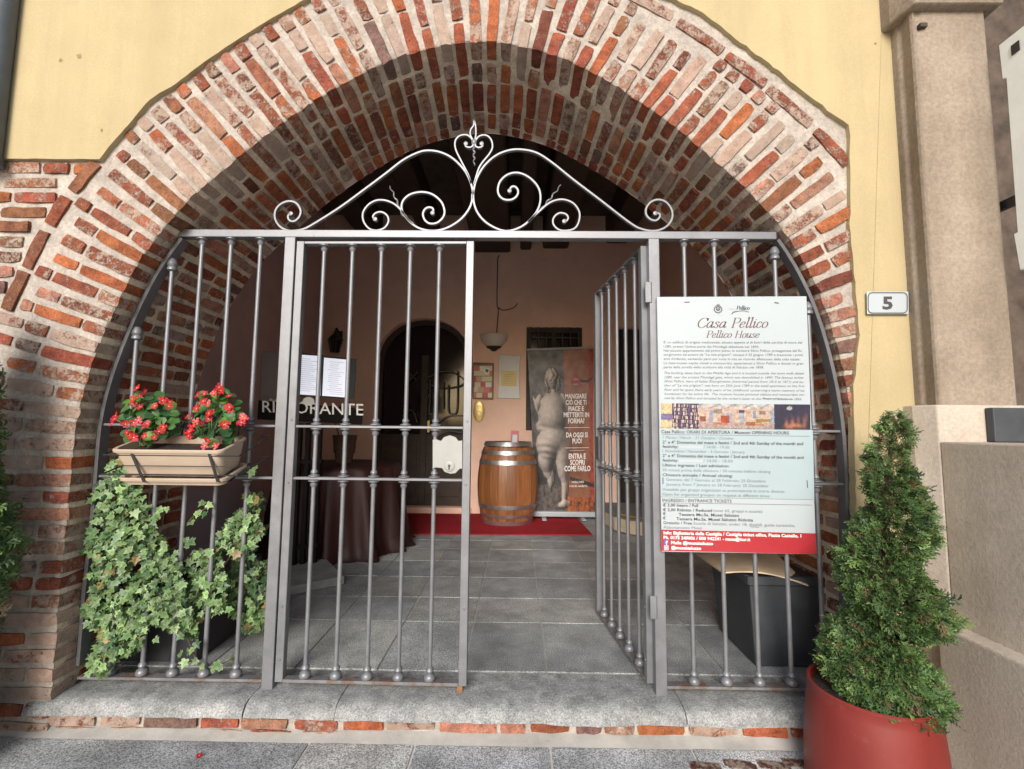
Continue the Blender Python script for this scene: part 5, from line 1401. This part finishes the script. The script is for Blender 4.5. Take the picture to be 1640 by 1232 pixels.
# ================================================================== INSIDE THE PORCH
mb = MB(); ca0, ca1 = at_Z(640, 857, 0), at_Z(949, 858, 0)
mb.hexa([Vector((-1.75, ca0.y, .004)), Vector((ca1.x, ca1.y, .004)), Vector((ca1.x-.06, YBK-.003, .004)), Vector((-1.75, YBK-.003, .004))], [Vector((-1.75, ca0.y, .012)), Vector((ca1.x, ca1.y, .012)), Vector((ca1.x-.06, YBK-.003, .012)), Vector((-1.75, YBK-.003, .012))])
tag(mb.build('carpet', CARPET), 'dark red carpet laid along the foot of the back wall', 'carpet')
# barrel
BXc, BYc, BH = at_Y(813, 780, 3.69).x, 3.69, at_Y(813, 716, 3.60).z - .0125
bar = empty('barrel', (BXc, BYc, .012), 'varnished oak wine barrel with galvanised hoops standing on the red carpet', 'barrel')
def brad(t): return .300 + .072*(1-(2*t-1)**2)
NSV = 22
mb = MB()
for sgn, off in ((1, 0),):
    n = 14; vs = []; fs = []; w0 = math.pi/NSV*.975
    for inn in (0, 1):
        for i in range(n+1):
            t = i/n; r = brad(t) - (.025 if inn else 0)
            for a in (-w0, 0, w0): vs.append((r*math.cos(a), r*math.sin(a), t*BH))
    m3 = 3*(n+1)
    for i in range(n):
        for j in (0, 1):
            fs.append((3*i+j, 3*i+j+1, 3*i+j+4, 3*i+j+3))
        fs.append((3*i, 3*i+3, m3+3*i+3, m3+3*i)); fs.append((3*i+2, m3+3*i+2, m3+3*i+5, 3*i+5))
    fs += [(0, m3, m3+1, 1), (1, m3+1, m3+2, 2), (3*n, 3*n+1, m3+3*n+1, m3+3*n), (3*n+1, 3*n+2, m3+3*n+2, m3+3*n+1)]
    mb.add(vs, fs)
stave = mb.mesh('stave', OAK, smooth=True)
for k in range(NSV):
    put('stave', stave, bar, Matrix.Translation((BXc, BYc, .0125)) @ Matrix.Rotation(2*math.pi*k/NSV, 4, 'Z') @ Matrix.Diagonal((1, 1, random.uniform(.997, 1.003), 1)))
for z0, z1 in ((.0, .045), (.085, .125), (.185, .235), (.70, .75), (.815, .86), (.915, .964)):
    mb = MB(); mb.lathe([(brad(z0/BH)+.002, z0), (brad(z0/BH)+.006, z0), (brad((z0+z1)/2/BH)+.0065, (z0+z1)/2), (brad(z1/BH)+.006, z1), (brad(z1/BH)+.002, z1)], (BXc, BYc, .0125), 40, cap=False); mb.build('hoop', STEEL, bar, smooth=True)
mb = MB(); mb.lathe([(.28, BH-.03), (.28, BH-.015)], (BXc, BYc, .0125), 32); mb.build('head', OAK, bar)
p = at_Y(824, 708, BYc-.1); lb = empty('leaflet_holder', (p.x, p.y, BH), 'small red and white leaflet holder standing on the barrel', 'leaflet holder')
mb = MB(); zz = BH+.0135; mb.hexa([Vector((p.x-.05, p.y, zz-.016)), Vector((p.x+.045, p.y-.01, zz-.016)), Vector((p.x+.045, p.y+.05, zz-.016)), Vector((p.x-.05, p.y+.06, zz-.016))], [Vector((p.x-.042, p.y+.015, zz+.20)), Vector((p.x+.055, p.y+.005, zz+.195)), Vector((p.x+.055, p.y+.05, zz+.19)), Vector((p.x-.042, p.y+.06, zz+.195))]); mb.build('box', REDP, lb)
mb = MB(); mb.hexa([Vector((p.x-.027, p.y-.004, zz+.05)), Vector((p.x+.030, p.y-.012, zz+.05)), Vector((p.x+.030, p.y-.006, zz+.05)), Vector((p.x-.027, p.y+.0025, zz+.05))], [Vector((p.x-.024, p.y+.001, zz+.15)), Vector((p.x+.033, p.y-.006, zz+.15)), Vector((p.x+.033, p.y+.001, zz+.15)), Vector((p.x-.024, p.y+.008, zz+.15))]); mb.build('card', WHITEP, lb)
# roll-up banner
YBN = 3.90
ban = empty('roll_up_banner', at_Y(905, 830, YBN), 'tall roll-up banner printed with a stone statue and white lettering beside the barrel', 'banner')
BT = lambda x, y: at_Y(740 + x/3.423, 500 + y/3.423, YBN)
def bpt(off):
    def f(u, v):
        a, b, c, d = BT(357, 208), BT(719, 198), BT(728, 1112), BT(398, 1098)
        p = a.lerp(b, u).lerp(d.lerp(c, u), v); curl = .012*math.sin(math.pi*v)*(1 if u < .5 else -1)*abs(2*u-1)**3
        return Vector((p.x + curl, YBN - off + .010*math.sin(u*3.1), p.z))
    return f
def blob(x, y, cx_, cy_, rx, ry, rot=0):
    c, s = math.cos(rot), math.sin(rot); dx, dy = x-cx_, y-cy_; a, b = (dx*c+dy*s)/rx, (-dx*s+dy*c)/ry
    return 1-(a*a+b*b)
STAT = [(.365,.195,.070,.052,0),(.36,.165,.105,.055,0),(.275,.215,.05,.075,.1),(.455,.205,.045,.065,0),(.38,.285,.05,.035,0),(.36,.345,.20,.075,0),(.30,.40,.16,.09,0),(.14,.33,.08,.05,-.5),(.10,.355,.09,.03,.9),(.20,.40,.05,.03,0),(.55,.33,.09,.05,.5),(.52,.41,.16,.03,-.2),(.62,.38,.05,.06,0),(.35,.47,.26,.075,0),(.30,.50,.24,.055,.1),(.26,.60,.20,.10,.05),(.50,.60,.16,.12,0),(.22,.68,.14,.08,0),(.50,.72,.11,.10,0),(.52,.82,.07,.10,0),(.50,.90,.055,.07,0),(.50,.945,.13,.028,-.1),(.30,.77,.05,.08,-.5),(.36,.42,.24,.11,0),(.36,.55,.24,.10,0),(.44,.32,.13,.05,.25),(.27,.32,.10,.045,-.3),(.37,.255,.05,.04,0),(.50,.66,.13,.13,0),(.23,.70,.09,.10,.1),(.27,.80,.05,.08,-.2)]
from mathutils import noise as _mn
HAIRI, CLOTHI = (1, 2, 3), (12, 13, 14, 15)
def stat_h(u, v):
    acc = 0
    for k, (x, y, rx, ry, ro) in enumerate(STAT):
        b = blob(u, v, x, y, rx, ry, ro)
        if b <= 0: continue
        h = math.sqrt(b)*min(rx, ry*2.2)
        if k == 0: h = h + .018
        if k in HAIRI: h = h*.80 + .006*math.sin(u*95 + 2.2*math.sin(v*70))
        if k in CLOTHI: h += .006*math.sin(v*150 - 10*(u-.32)**2*6 - u*16)
        acc += math.exp(min(h, .3)/.022) - 1
    return .022*math.log(1 + acc)
def banner_col(u, v):
    n1 = _mn.fractal(Vector((u*6, v*14, 1)), .7, 2.2, 4); n2 = _mn.fractal(Vector((u*20, v*40, 5)), .7, 2.2, 3)
    if u < .545:
        c = [.085+.08*n1, .08+.075*n1, .08+.075*n1] if v < .6 else [.03+.04*n1]*3
        if v > .83: c = [.12+.11*n2, .10+.09*n2, .095+.085*n2]
        if v < .3: c = [x*1.9 + .03 for x in c]
    else:
        c = [.36+.12*n1, .15+.09*n1, .10+.06*n1] if v < .42 else [.33+.12*n1, .12+.06*n1, .06+.04*n1]
        if u > .93: c = [.45+.25*n2, .06+.05*n2, .03]
        if v > .90: f = max(0, .5+.9*n2); c = [.10+.6*f, .02+.16*f, .012+.02*f]
        if .60 < u and v > .78 and abs(v-.79-.10*(u-.6)) < .012: c = [.03,.02,.02]
        if v < .22 and math.hypot((u-.72)*1, v-.02) < .25: c = [x*1.25 for x in c]
        if abs(v-.155-.05*math.sin(u*9)) < .008 and u > .8: c = [.04,.03,.03]
    h0 = stat_h(u, v)
    if h0 > .012:
        e = .006; gx_ = (stat_h(u+e, v) - stat_h(u-e, v))/(2*e)*.42; gy_ = (stat_h(u, v+e*.45) - stat_h(u, v-e*.45))/(2*e*.45)*.42*.45
        L_ = math.sqrt(gx_*gx_ + gy_*gy_ + .09); lam = (.55*gx_ + .45*gy_ + .3*.70)/L_
        g = max(.10, min(1.25, .34 + .85*lam + .10*n2))
        if h0 < .04: g *= .62
        g = g*g*1.15; s_ = [.50*g, .43*g, .385*g]
        if u > .545: s_ = [.62*s_[i] + .38*c[i] for i in range(3)]
        for ex, ey, ax2, ay2 in ((.335,.196,.017,.0045), (.392,.196,.017,.0045), (.366,.227,.022,.003), (.363,.213,.012,.003)):
            if abs(u-ex) < ax2 and abs(v-ey) < ay2: s_ = [x*.45 for x in s_]
        c = s_
    d = math.hypot((u-.725)*.42, (v-.205)*1.0)
    if d < .030: c = [.42,.06,.075] if (d > .024 or abs((v-.205)) < .010) else [.56,.30,.28]
    return tuple(max(.003, min(.9, .62*x)) for x in c)
print_panel('print', lambda x, y: bpt(.0)(x, y), 1, 1, 84, 190, banner_col, ban)
mb = MB(); tb = lambda x, y: at_Y(740 + x/3.423, 500 + y/3.423, YBN-.008)
for s_, x0, x1, y, cap in (("MANGIARE", 566, 683, 474, 25), ("CIÒ CHE TI", 568, 682, 508, 25), ("PIACE E", 583, 668, 542, 25), ("METTERTI IN", 557, 697, 576, 25), ("FORMA?", 581, 671, 610, 26), ("DA OGGI SI", 571, 688, 687, 26), ("PUÒ!", 605, 657, 720, 26), ("ENTRA E", 585, 678, 804, 27), ("SCOPRI", 592, 672, 838, 27), ("COME FARLO", 561, 704, 872, 28), ("WELLNES", 600, 668, 937, 10), ("YOUR HABITS", 586, 686, 960, 10)):
    text_px(mb, s_, x0, y, x1, y-1, cap, tb, 0, .028 if cap > 12 else .012)
line(tb, 560, 634, 700, 632, 2.5, 0); line(tb, 566, 745, 696, 743, 2.5, 0); line(tb, 590, 760, 672, 758, 1.5, 0)
mb.build('lettering', [INKWHITE], ban, fix=False)
a, b = BT(355, 206), BT(720, 194)
mb = MB(); mb.tube([a + Vector((0, -.004, 0)), b + Vector((0, -.004, 0))], .014, 8); mb.build('top_rail', WHITEP, ban, smooth=True)
a, b = BT(398, 1106), BT(727, 1124)
zb0 = .062
mb = MB(); mb.box((a.x-.02, YBN-.05, .035), (b.x+.01, YBN+.05, .10)); bevel(mb.build('cassette', WHITEP, ban), .012, 2)
for x in (a.x+.12, b.x-.15):
    mb = MB(); mb.hexa([Vector((x-.03, YBN-.17, .0125)), Vector((x+.02, YBN-.17, .0125)), Vector((x+.02, YBN+.1, .0125)), Vector((x-.03, YBN+.1, .0125))], [Vector((x-.03, YBN-.17, .022)), Vector((x+.02, YBN-.17, .022)), Vector((x+.02, YBN+.1, .034)), Vector((x-.03, YBN+.1, .034))]); mb.build('foot', WHITEP, ban)
# uplighter with its cable
p = Bk(791, 548); ul = empty('wall_uplighter', Vector((p.x, YBK, p.z)), 'pale half-bowl wall lamp hanging above the notice frames', 'wall lamp')
def half_lathe(prof, c, n=16):
    mb = MB(); vs = []; fs = []
    for r, z in prof:
        for k in range(n+1):
            a = math.pi + math.pi*k/n; vs.append((c[0] + r*math.cos(a), c[1] + r*math.sin(a)*.8, c[2] + z))
    for i in range(len(prof)-1):
        for k in range(n): fs.append((i*(n+1)+k, i*(n+1)+k+1, (i+1)*(n+1)+k+1, (i+1)*(n+1)+k))
    mb.add(vs, fs); return mb
half_lathe([(.185, .085), (.195, .095), (.19, .07), (.17, .0), (.11, -.06), (.09, -.068)], (p.x, YBK-.002, p.z)).build('bowl', CREAM, ul, smooth=True)
half_lathe([(.105, -.060), (.10, -.078), (.05, -.105), (.03, -.125), (.001, -.13)], (p.x, YBK-.002, p.z)).build('finial', BLACKM, ul, smooth=True)
mb = MB(); a = Bk(797, 412); c = Bk(797, 495); d = Bk(795, 540)
mb.tube(catmull([(a.x+.03, YBK-.012, a.z+.02), (a.x+.005, YBK-.012, a.z-.01), (a.x, YBK-.012, a.z-.15), (c.x-.01, YBK-.012, c.z+.08), (c.x+.01, YBK-.012, c.z-.03), (d.x, YBK-.012, d.z+.02)], 6), .007, 5)
q = Bk(829, 487); mb.tube(catmull([(c.x, YBK-.012, c.z+.02), (c.x+.08, YBK-.014, c.z-.02), (q.x-.06, YBK-.014, q.z-.06), (q.x, YBK-.02, q.z)], 6), .007, 5)
tag(mb.build('cable', BLACKM), 'thin dark cable running down the back wall to the uplighter', 'cable')
# framed board of cards, grey metal panel with note, oval plaque
def framed(px, m, name, dep, parent, off=0):
    pts = [Bk(*q) for q in px]; mb = MB(); mb.hexa([p + Vector((0, -dep-off, 0)) for p in pts][::-1], [p + Vector((0, -.002-off, 0)) for p in pts][::-1]); o = mb.build(name, m, parent); bevel(o, .004, 1); return o
cb = empty('card_frame', Bk(775, 610), 'small wooden frame full of red and cream cards on the back wall', 'frame')
framed([(757,581),(791,582),(790,640),(757,639)], mat('frame_wood', (.16,.08,.035), .5, var=.2), 'frame', .03, cb)
rc = random.Random(5); cells = {}
def cards(u, v):
    k = (int(u*3.2 + .3*int(v*6)), int(v*6)); 
    if k not in cells: cells[k] = rc.choice([(.45,.04,.05), (.62,.52,.38), (.70,.66,.58), (.50,.30,.16), (.58,.12,.10), (.60,.55,.3)])
    c = cells[k]; d = math.hypot((u-.72)*.62, v-.17)
    if d < .10: c = (.75,.72,.68) if d > .055 else (.05,.05,.06)
    return c if (v*6) % 1 > .12 else (.28,.16,.08)
print_panel('cards', lambda x, y: at_Y(759 + x, 585 + y, YBK-.032), 29, 52, 22, 40, cards, cb)
gp = empty('metal_panel', Bk(815, 605), 'grey sheet metal panel with a yellow note taped to it', 'panel')
framed([(799,568),(834,570),(831,606),(833,639),(797,638),(799,600)], GREYM, 'panel', .02, gp)
framed([(803,594),(828,594),(827,619),(802,618)], NOTE, 'note', .003, gp, .021)
mb = MB()
for k in range(5): line(lambda x, y: at_Y(x, y, YBK-.0255), 806, 600+k*3.6, 824-(k % 3)*4, 600.3+k*3.6, .7, 0)
mb.build('writing', [INKGREY], gp, fix=False)
op = empty('oval_plaque', Bk(767, 659), 'oval brass plaque on the pink wall below the card frame', 'plaque')
c = Bk(767, 659); ra, rb = (Bk(776, 659)-c).x, (Bk(767, 642)-c).z
mb = MB(); vs = []
for f, y in ((1, -.002), (1, -.012), (.86, -.018)): vs += [(c.x + ra*f*math.cos(2*math.pi*k/24), YBK + y, c.z + rb*f*math.sin(2*math.pi*k/24)) for k in range(24)]
mb.add(vs, [(a*24+k, a*24+(k+1) % 24, (a+1)*24+(k+1) % 24, (a+1)*24+k) for a in (0, 1) for k in range(24)] + [tuple(range(48, 72))]); mb.build('plate', BRASS, op, smooth=True)
mb = MB(); ring(lambda x, y: at_Y(x, y, YBK-.0195), 767, 663, 3.2, 4.4, 0); ring(lambda x, y: at_Y(x, y, YBK-.0195), 767, 652, 1.2, 3.0, 0); line(lambda x, y: at_Y(x, y, YBK-.0195), 764, 657, 770, 657, .9, 0); mb.build('engraving', [INKGREY], op, fix=False)
# barred window behind the banner
wn = empty('barred_window', ((wl+wr)/2, YBK, (wb_+wt_)/2), 'dark barred window behind the roll-up banner', 'window')
mb = MB()
for lo, hi in (((wl, YBK+.05, wt_-.06), (wr, YBK+.11, wt_)), ((wl, YBK+.05, wb_), (wr, YBK+.11, wb_+.06)), ((wl, YBK+.05, wb_+.0605), (wl+.06, YBK+.11, wt_-.0605)), ((wr-.06, YBK+.05, wb_+.0605), (wr, YBK+.11, wt_-.0605)), (((wl+wr)/2-.03, YBK+.05, wb_+.0605), ((wl+wr)/2+.03, YBK+.11, wt_-.0605))): mb.box(lo, hi)
mb.build('frame', DARKWOOD, wn)
mb = MB(); mb.box((wl+.061, YBK+.085, wb_+.061), (wr-.061, YBK+.09, wt_-.061)); mb.build('pane', GLASSD, wn)
for k in range(7):
    x = wl + (wr-wl)*(k+.5)/7; mb = MB(); mb.tube([(x, YBK+.02, wb_+.002), (x, YBK+.02, wt_-.002)], .011, 6); mb.build('bar', BLACKM, wn)
for z in (wt_-.14, (wt_+wb_)/2, wb_+.15):
    mb = MB(); mb.box((wl+.002, YBK+.031, z-.01), (wr-.002, YBK+.037, z+.01)); mb.build('cross_bar', BLACKM, wn)
# arched door
dr_o = empty('arched_door', ((dl+dr)/2, YBK+.1, dsill), 'dark arched wooden door with ironwork over its glass', 'door')
def archpoly(inset, y, zb):
    pts = [Vector((dl+inset, y, zb)), Vector((dr-inset, y, zb))]
    for k in range(na+1):
        a = math.pi*k/na; pts.append(Vector(((dl+dr)/2 + ((dr-dl)/2-inset)*math.cos(a), y, dsp + (dtop-dsp-inset)*max(0, math.sin(a))**.8)))
    return pts
mb = MB(); o_ = archpoly(.002, YBK+.10, dsill+.002); i_ = archpoly(.07, YBK+.10, dsill+.002); n = len(o_)
mb.add(o_ + i_ + [p + Vector((0, .06, 0)) for p in i_], [(k, k+1, n+k+1, n+k) for k in range(1, n-1)] + [(0, n, 2*n-1, n-1)] + [(n+k, n+k+1, 2*n+k+1, 2*n+k) for k in range(1, n-1)]); mb.build('frame', DARKWOOD, dr_o)
mb = MB(); mb.add(archpoly(.06, YBK+.15, dsill+.002), [tuple(range(n))]); mb.build('pane', GLASSD, dr_o, fix=False)
xm = (dl+dr)/2; zmid = Bk(675, 690).z
for a, b in ((dl+.075, xm-.025), (xm+.025, dr-.075)):
    mb = MB(); mb.box((a, YBK+.105, dsill+.004), (b, YBK+.148, zmid-.05)); bevel(mb.build('panel', DARKWOOD, dr_o), .004, 1)
    mb = MB(); mb.box((a+.06, YBK+.095, dsill+.12), (b-.06, YBK+.104, zmid-.15)); bevel(mb.build('field', DARKWOOD, dr_o), .006, 1)
mb = MB(); mb.box((xm-.045, YBK+.09, dsill+.004), (xm+.045, YBK+.149, dsp+.2)); bevel(mb.build('meeting_stile', DARKWOOD, dr_o), .006, 1)
D_ = lambda L: [Bk(580+.276*x, 500+.276*y, -.08) for x, y in L]
for L in ([(350,405),(400,370),(470,345),(540,355),(595,400),(560,430),(470,440),(400,425),(350,405)], [(395,470),(395,390)], [(385,440),(360,450),(350,490),(370,520),(395,470),(390,580),(410,590),(420,560),(420,480)], [(500,420),(500,570),(525,590),(550,560),(555,340)], [(470,400),(470,560)], [(440,640),(500,605),(595,600)], [(270,400),(320,350)], [(270,350),(320,400)], [(230,605),(290,570),(320,640)], [(440,720),(500,690),(580,700)], [(330,850),(400,880),(460,850)]):
    mb = MB(); mb.ribbon(catmull(D_(L), 5), .018, .012); mb.build('scroll', BLACKM, dr_o)
mb = MB(); mb.box((dl-.02, YBK-.05, .0125), (dr+.03, YBK-.002, dsill)); bevel(mb.build('threshold', PINK, dr_o), .006, 1)
mb = MB(); mb.box((xm+.06, YBK+.055, zmid-.02), (xm+.09, YBK+.088, zmid+.14)); mb.build('handle', BRASS, dr_o)
# arched moulding proud of the wall round the door
mb = MB(); o_ = [Vector((p.x + (p.x-xm)*.14, p.y, p.z + (.09 if p.z > dsp else 0))) for p in arcp]; i_ = arcp
o_ = [Vector((dl-.11, YBK, dsill))] + o_ ; i_ = [Vector((dl, YBK, dsill))] + i_
n = len(o_); f1 = [p + Vector((0, -.02, 0)) for p in o_]; f2 = [p + Vector((0, -.02, 0)) for p in i_]
mb.add(f1 + f2 + o_ + i_, [(k, k+1, n+k+1, n+k) for k in range(n-1)] + [(k, k+1, 2*n+k+1, 2*n+k) for k in range(n-1)] + [(n+k, n+k+1, 3*n+k+1, 3*n+k) for k in range(n-1)]); mb.build('surround', PINK, dr_o)
# lantern on the back wall
p = Bk(546, 548); ln = empty('wall_lantern', (p.x, YBK, p.z), 'black wall lantern left of the arched door', 'lantern')
lx, ly, lz = p.x, YBK-.2, p.z
mb = MB(); mb.lathe([(.05, -.13), (.055, -.12), (.085, .03), (.085, .035)], (lx, ly, lz-.05), 6); mb.build('glass', GLASSD, ln)
mb = MB()
for k in range(6):
    a = 2*math.pi*k/6; mb.tube([(lx+.056*math.cos(a), ly+.056*math.sin(a), lz-.175), (lx+.087*math.cos(a), ly+.087*math.sin(a), lz-.015)], .008, 5)
mb.build('cage', BLACKM, ln)
mb = MB(); mb.lathe([(.11, -.015), (.11, -.005), (.06, .05), (.03, .07), (.025, .10), (.001, .13)], (lx, ly, lz), 6); mb.build('roof', BLACKM, ln)
mb = MB(); mb.tube(catmull([(lx-.0, ly, lz+.1), (lx-.01, ly+.05, lz+.16), (lx-.02, ly+.14, lz+.13), (lx-.02, YBK-.01, lz+.02)], 6), .012, 6); mb.box((lx-.06, YBK-.02, lz-.03), (lx+.02, YBK-.001, lz+.15)); mb.build('bracket', BLACKM, ln)
# round table under a brown satin cloth, with a woven vase on it
TX, TY, TH = at_Y(548, 750, 2.45).x, 2.45, at_Y(548, 745, 2.2).z
tbl = empty('tablecloth', (TX, TY, .01), 'dark brown satin cloth draped to the floor over a round table', 'tablecloth')
mb = MB(); n = 96; prof = [(0.001, TH), (.30, TH+.002), (.50, TH), (.545, TH-.01), (.56, TH-.05), (.575, TH-.2), (.59, TH-.42), (.61, TH-.65), (.64, .03), (.67, .008)]
vs = []; fs = []
for i, (r, z) in enumerate(prof):
    amp = max(0, (TH-z)/TH)
    for k in range(n):
        a = 2*math.pi*k/n
        f = .055*math.sin(a*13 + .8*math.sin(a*3)) + .03*math.sin(a*23+1.3+z*3) + .02*math.sin(a*5+z*4)
        rr = r + amp**.7*f*1.15
        vs.append((TX + rr*math.cos(a), TY + rr*math.sin(a), z))
for i in range(len(prof)-1):
    for k in range(n): fs.append((i*n+k, (i+1)*n+k, (i+1)*n+(k+1) % n, i*n+(k+1) % n))
mb.add(vs, fs); mb.build('drape', CLOTH, tbl, smooth='all', fix=False)
p = at_Y(551, 735, TY); vs_ = empty('vase', (p.x, TY, TH), 'woven rattan vase with dry sticks on the brown tablecloth', 'vase')
mb = MB(); mb.lathe([(.075, .002), (.085, .06), (.10, .16), (.115, .26), (.12, .27), (.11, .27), (.10, .1)], (p.x, TY, TH), 20)
mb.build('basket', mat('rattan', (.10,.06,.035), .8, var=.5, vs=60, bst=.8, bd=.01), vs_, smooth=True)
for k in range(7):
    mb = MB(); a = random.uniform(-.16, .05); mb.tube([(p.x, TY, TH+.1), (p.x+a*.4, TY+random.uniform(-.05,.05), TH+.3), (p.x+a, TY+random.uniform(-.1,.1), TH+.5+.12*random.random())], .005, 5); mb.build('stick', BARK, vs_)
# stone block with the menu stand
blk = [Vector((-1.58, 1.06, 0)), Vector((-1.255, 1.345, 0)), Vector((-1.58, 1.80, 0)), Vector((-1.91, 1.52, 0))]
mb = MB(); mb.hexa([p + Vector((0,0,.001)) for p in blk], [p + Vector((0,0,.062)) for p in blk]); bevel(tag(mb.build('stone_slab', mat('base_stone', (.22,.225,.225), .8, var=.25, bst=.5)), 'low square stone slab under the menu stand', 'slab'), .006, 1)
MA, MBv = Vector((-1.985, 1.46, 0)), Vector((-1.36, 1.81, 0)); MN = Vector((MBv.y-MA.y, -(MBv.x-MA.x), 0)).normalized()
if MN.y > 0: MN = -MN
MPt = lambda off: (lambda x, y: at_plane(x, y, MA + MN*off, MN))
ms = empty('menu_stand', (-1.72, 1.72, .062), 'dark wooden menu stand with two white menu sheets and a lettered panel', 'menu stand')
def mpanel(px, name, m, o0, o1, parent=ms):
    mb = MB(); mb.hexa([MPt(o1)(*q) for q in px][::-1], [MPt(o0)(*q) for q in px][::-1]); o = mb.build(name, m, parent); bevel(o, .003, 1); return o
mpanel([(419,563),(466,565),(466,638),(416,636)], 'side_panel', mat('panel_grey', (.12,.085,.078), .5, var=.1, bst=.1), .0, .02)
mpanel([(464,564),(571,575),(568,639),(462,634)], 'menu_board', BLACKM, .0, .025)
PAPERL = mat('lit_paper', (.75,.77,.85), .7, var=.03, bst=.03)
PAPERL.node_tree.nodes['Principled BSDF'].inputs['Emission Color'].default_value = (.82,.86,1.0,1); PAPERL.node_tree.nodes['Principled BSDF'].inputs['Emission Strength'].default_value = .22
mpanel([(470,567.5),(515,570.5),(513,634),(467,631)], 'menu_sheet', PAPERL, .0255, .027); mpanel([(519,573),(560,576.5),(557,637),(516,634)], 'menu_sheet', PAPERL, .0255, .027)
mb = MB(); tm = MPt(.0278); rm = random.Random(2)
for x0, x1, y0, sl in ((474, 509, 574, .06), (522, 553, 579, .08)):
    for k in range(17):
        a = rm.uniform(0, 8); b = rm.uniform(0, 12); line(tm, x0+a, y0+k*3.2+(a)*sl, x1-b, y0+k*3.2+(x1-b-x0)*sl, .55, 0)
mb.build('menu_print', [INKGREY], ms, fix=False)
mpanel([(414,641),(582,655),(580,680),(412,672)], 'name_panel', WN, .0, .04)
mb = MB(); tm = MPt(.052); mb_l = mb
text_px(mb, 'RISTORANTE', 420, 660, 582, 665.5, 18, tm, 0, .004); text_px(mb, 'IL', 432, 642, 439, 642.5, 4, tm, 0)
mb.build('lettering', [INKWHITE], ms, fix=False)
mb = MB(); cx_, cy_ = 494, 643; vs = [MPt(.050)(cx_ + 9.5*math.cos(2*math.pi*k/20), cy_ + 7*math.sin(2*math.pi*k/20)) for k in range(20)]; mb.add(vs, [tuple(range(20))[::-1]])
vs = [MPt(.050)(445 + 4*math.cos(2*math.pi*k/14), 641.5 + 3.5*math.sin(2*math.pi*k/14)) for k in range(14)]; mb.add(vs, [tuple(range(14))[::-1]]); mb.build('plate_emblem', [INKWHITE], ms, fix=False)
for px in (480, 494, 512):
    q = MPt(.0)(px, 680); f0 = at_Z(px-6, 905, .062)
    mb = MB(); xq, yq = q.x, q.y
    mb.box((xq-.018, yq-.01, .063), (xq+.018, yq+.03, q.z+.01)); bevel(mb.build('post', WN, ms), .003, 1)
for zz in (.18, .85):
    q = MPt(.0)(480, 680); q2 = MPt(0)(512, 680); mb = MB(); mb.hexa([Vector((q.x-.03, q.y-.012, zz)), Vector((q2.x+.03, q2.y-.012, zz)), Vector((q2.x+.03, q2.y+.035, zz)), Vector((q.x-.03, q.y+.035, zz))], [Vector((q.x-.03, q.y-.012, zz+.03)), Vector((q2.x+.03, q2.y-.012, zz+.03)), Vector((q2.x+.03, q2.y+.035, zz+.03)), Vector((q.x-.03, q.y+.035, zz+.03))]); mb.build('tie', WN, ms)
# raised step in the right corner with a yellow safety line
stp = empty('corner_step', (1.5, 3.5, 0), 'low pale step with a yellow edge line in the right corner of the porch', 'step')
pa, pb = at_Z(957, 822, .10), at_Z(1035, 842, .10)
plan = [Vector((.98, 4.1, 0)), Vector((pa.x+.10, pa.y-.55, 0)), Vector((1.22, 3.05, 0)), Vector((1.5, 2.86, 0)), Vector((XRW-.003, 2.80, 0)), Vector((XRW-.003, YBK-.003, 0)), Vector((.98, YBK-.003, 0))]
mb = MB(); mb.hexa([p + Vector((0,0,.013)) for p in plan], [p + Vector((0,0,.155)) for p in plan]); mb.build('riser', mat('pale_riser', (.55,.45,.33), .85, var=.12, bst=.3), stp)
mb = MB(); mb.hexa([p + Vector((0,0,.1555)) for p in plan], [p + Vector((0,0,.175)) for p in plan]); mb.build('tread', mat('step_tread', (.14,.145,.145), .7, var=.2, bst=.3), stp)
ins = [Vector((p.x + .03, p.y + .07, 0)) for p in plan[:5]]; ins2 = [Vector((p.x + .075, p.y + .14, 0)) for p in plan[:5]]
mb = MB(); mb.add([p + Vector((0,0,.1765)) for p in ins + ins2], [(k, k+1, 5+k+1, 5+k) for k in range(1, 4)]); mb.build('edge_line', mat('yellow_line', (.62,.36,.05), .7, var=.15), stp, fix=False)
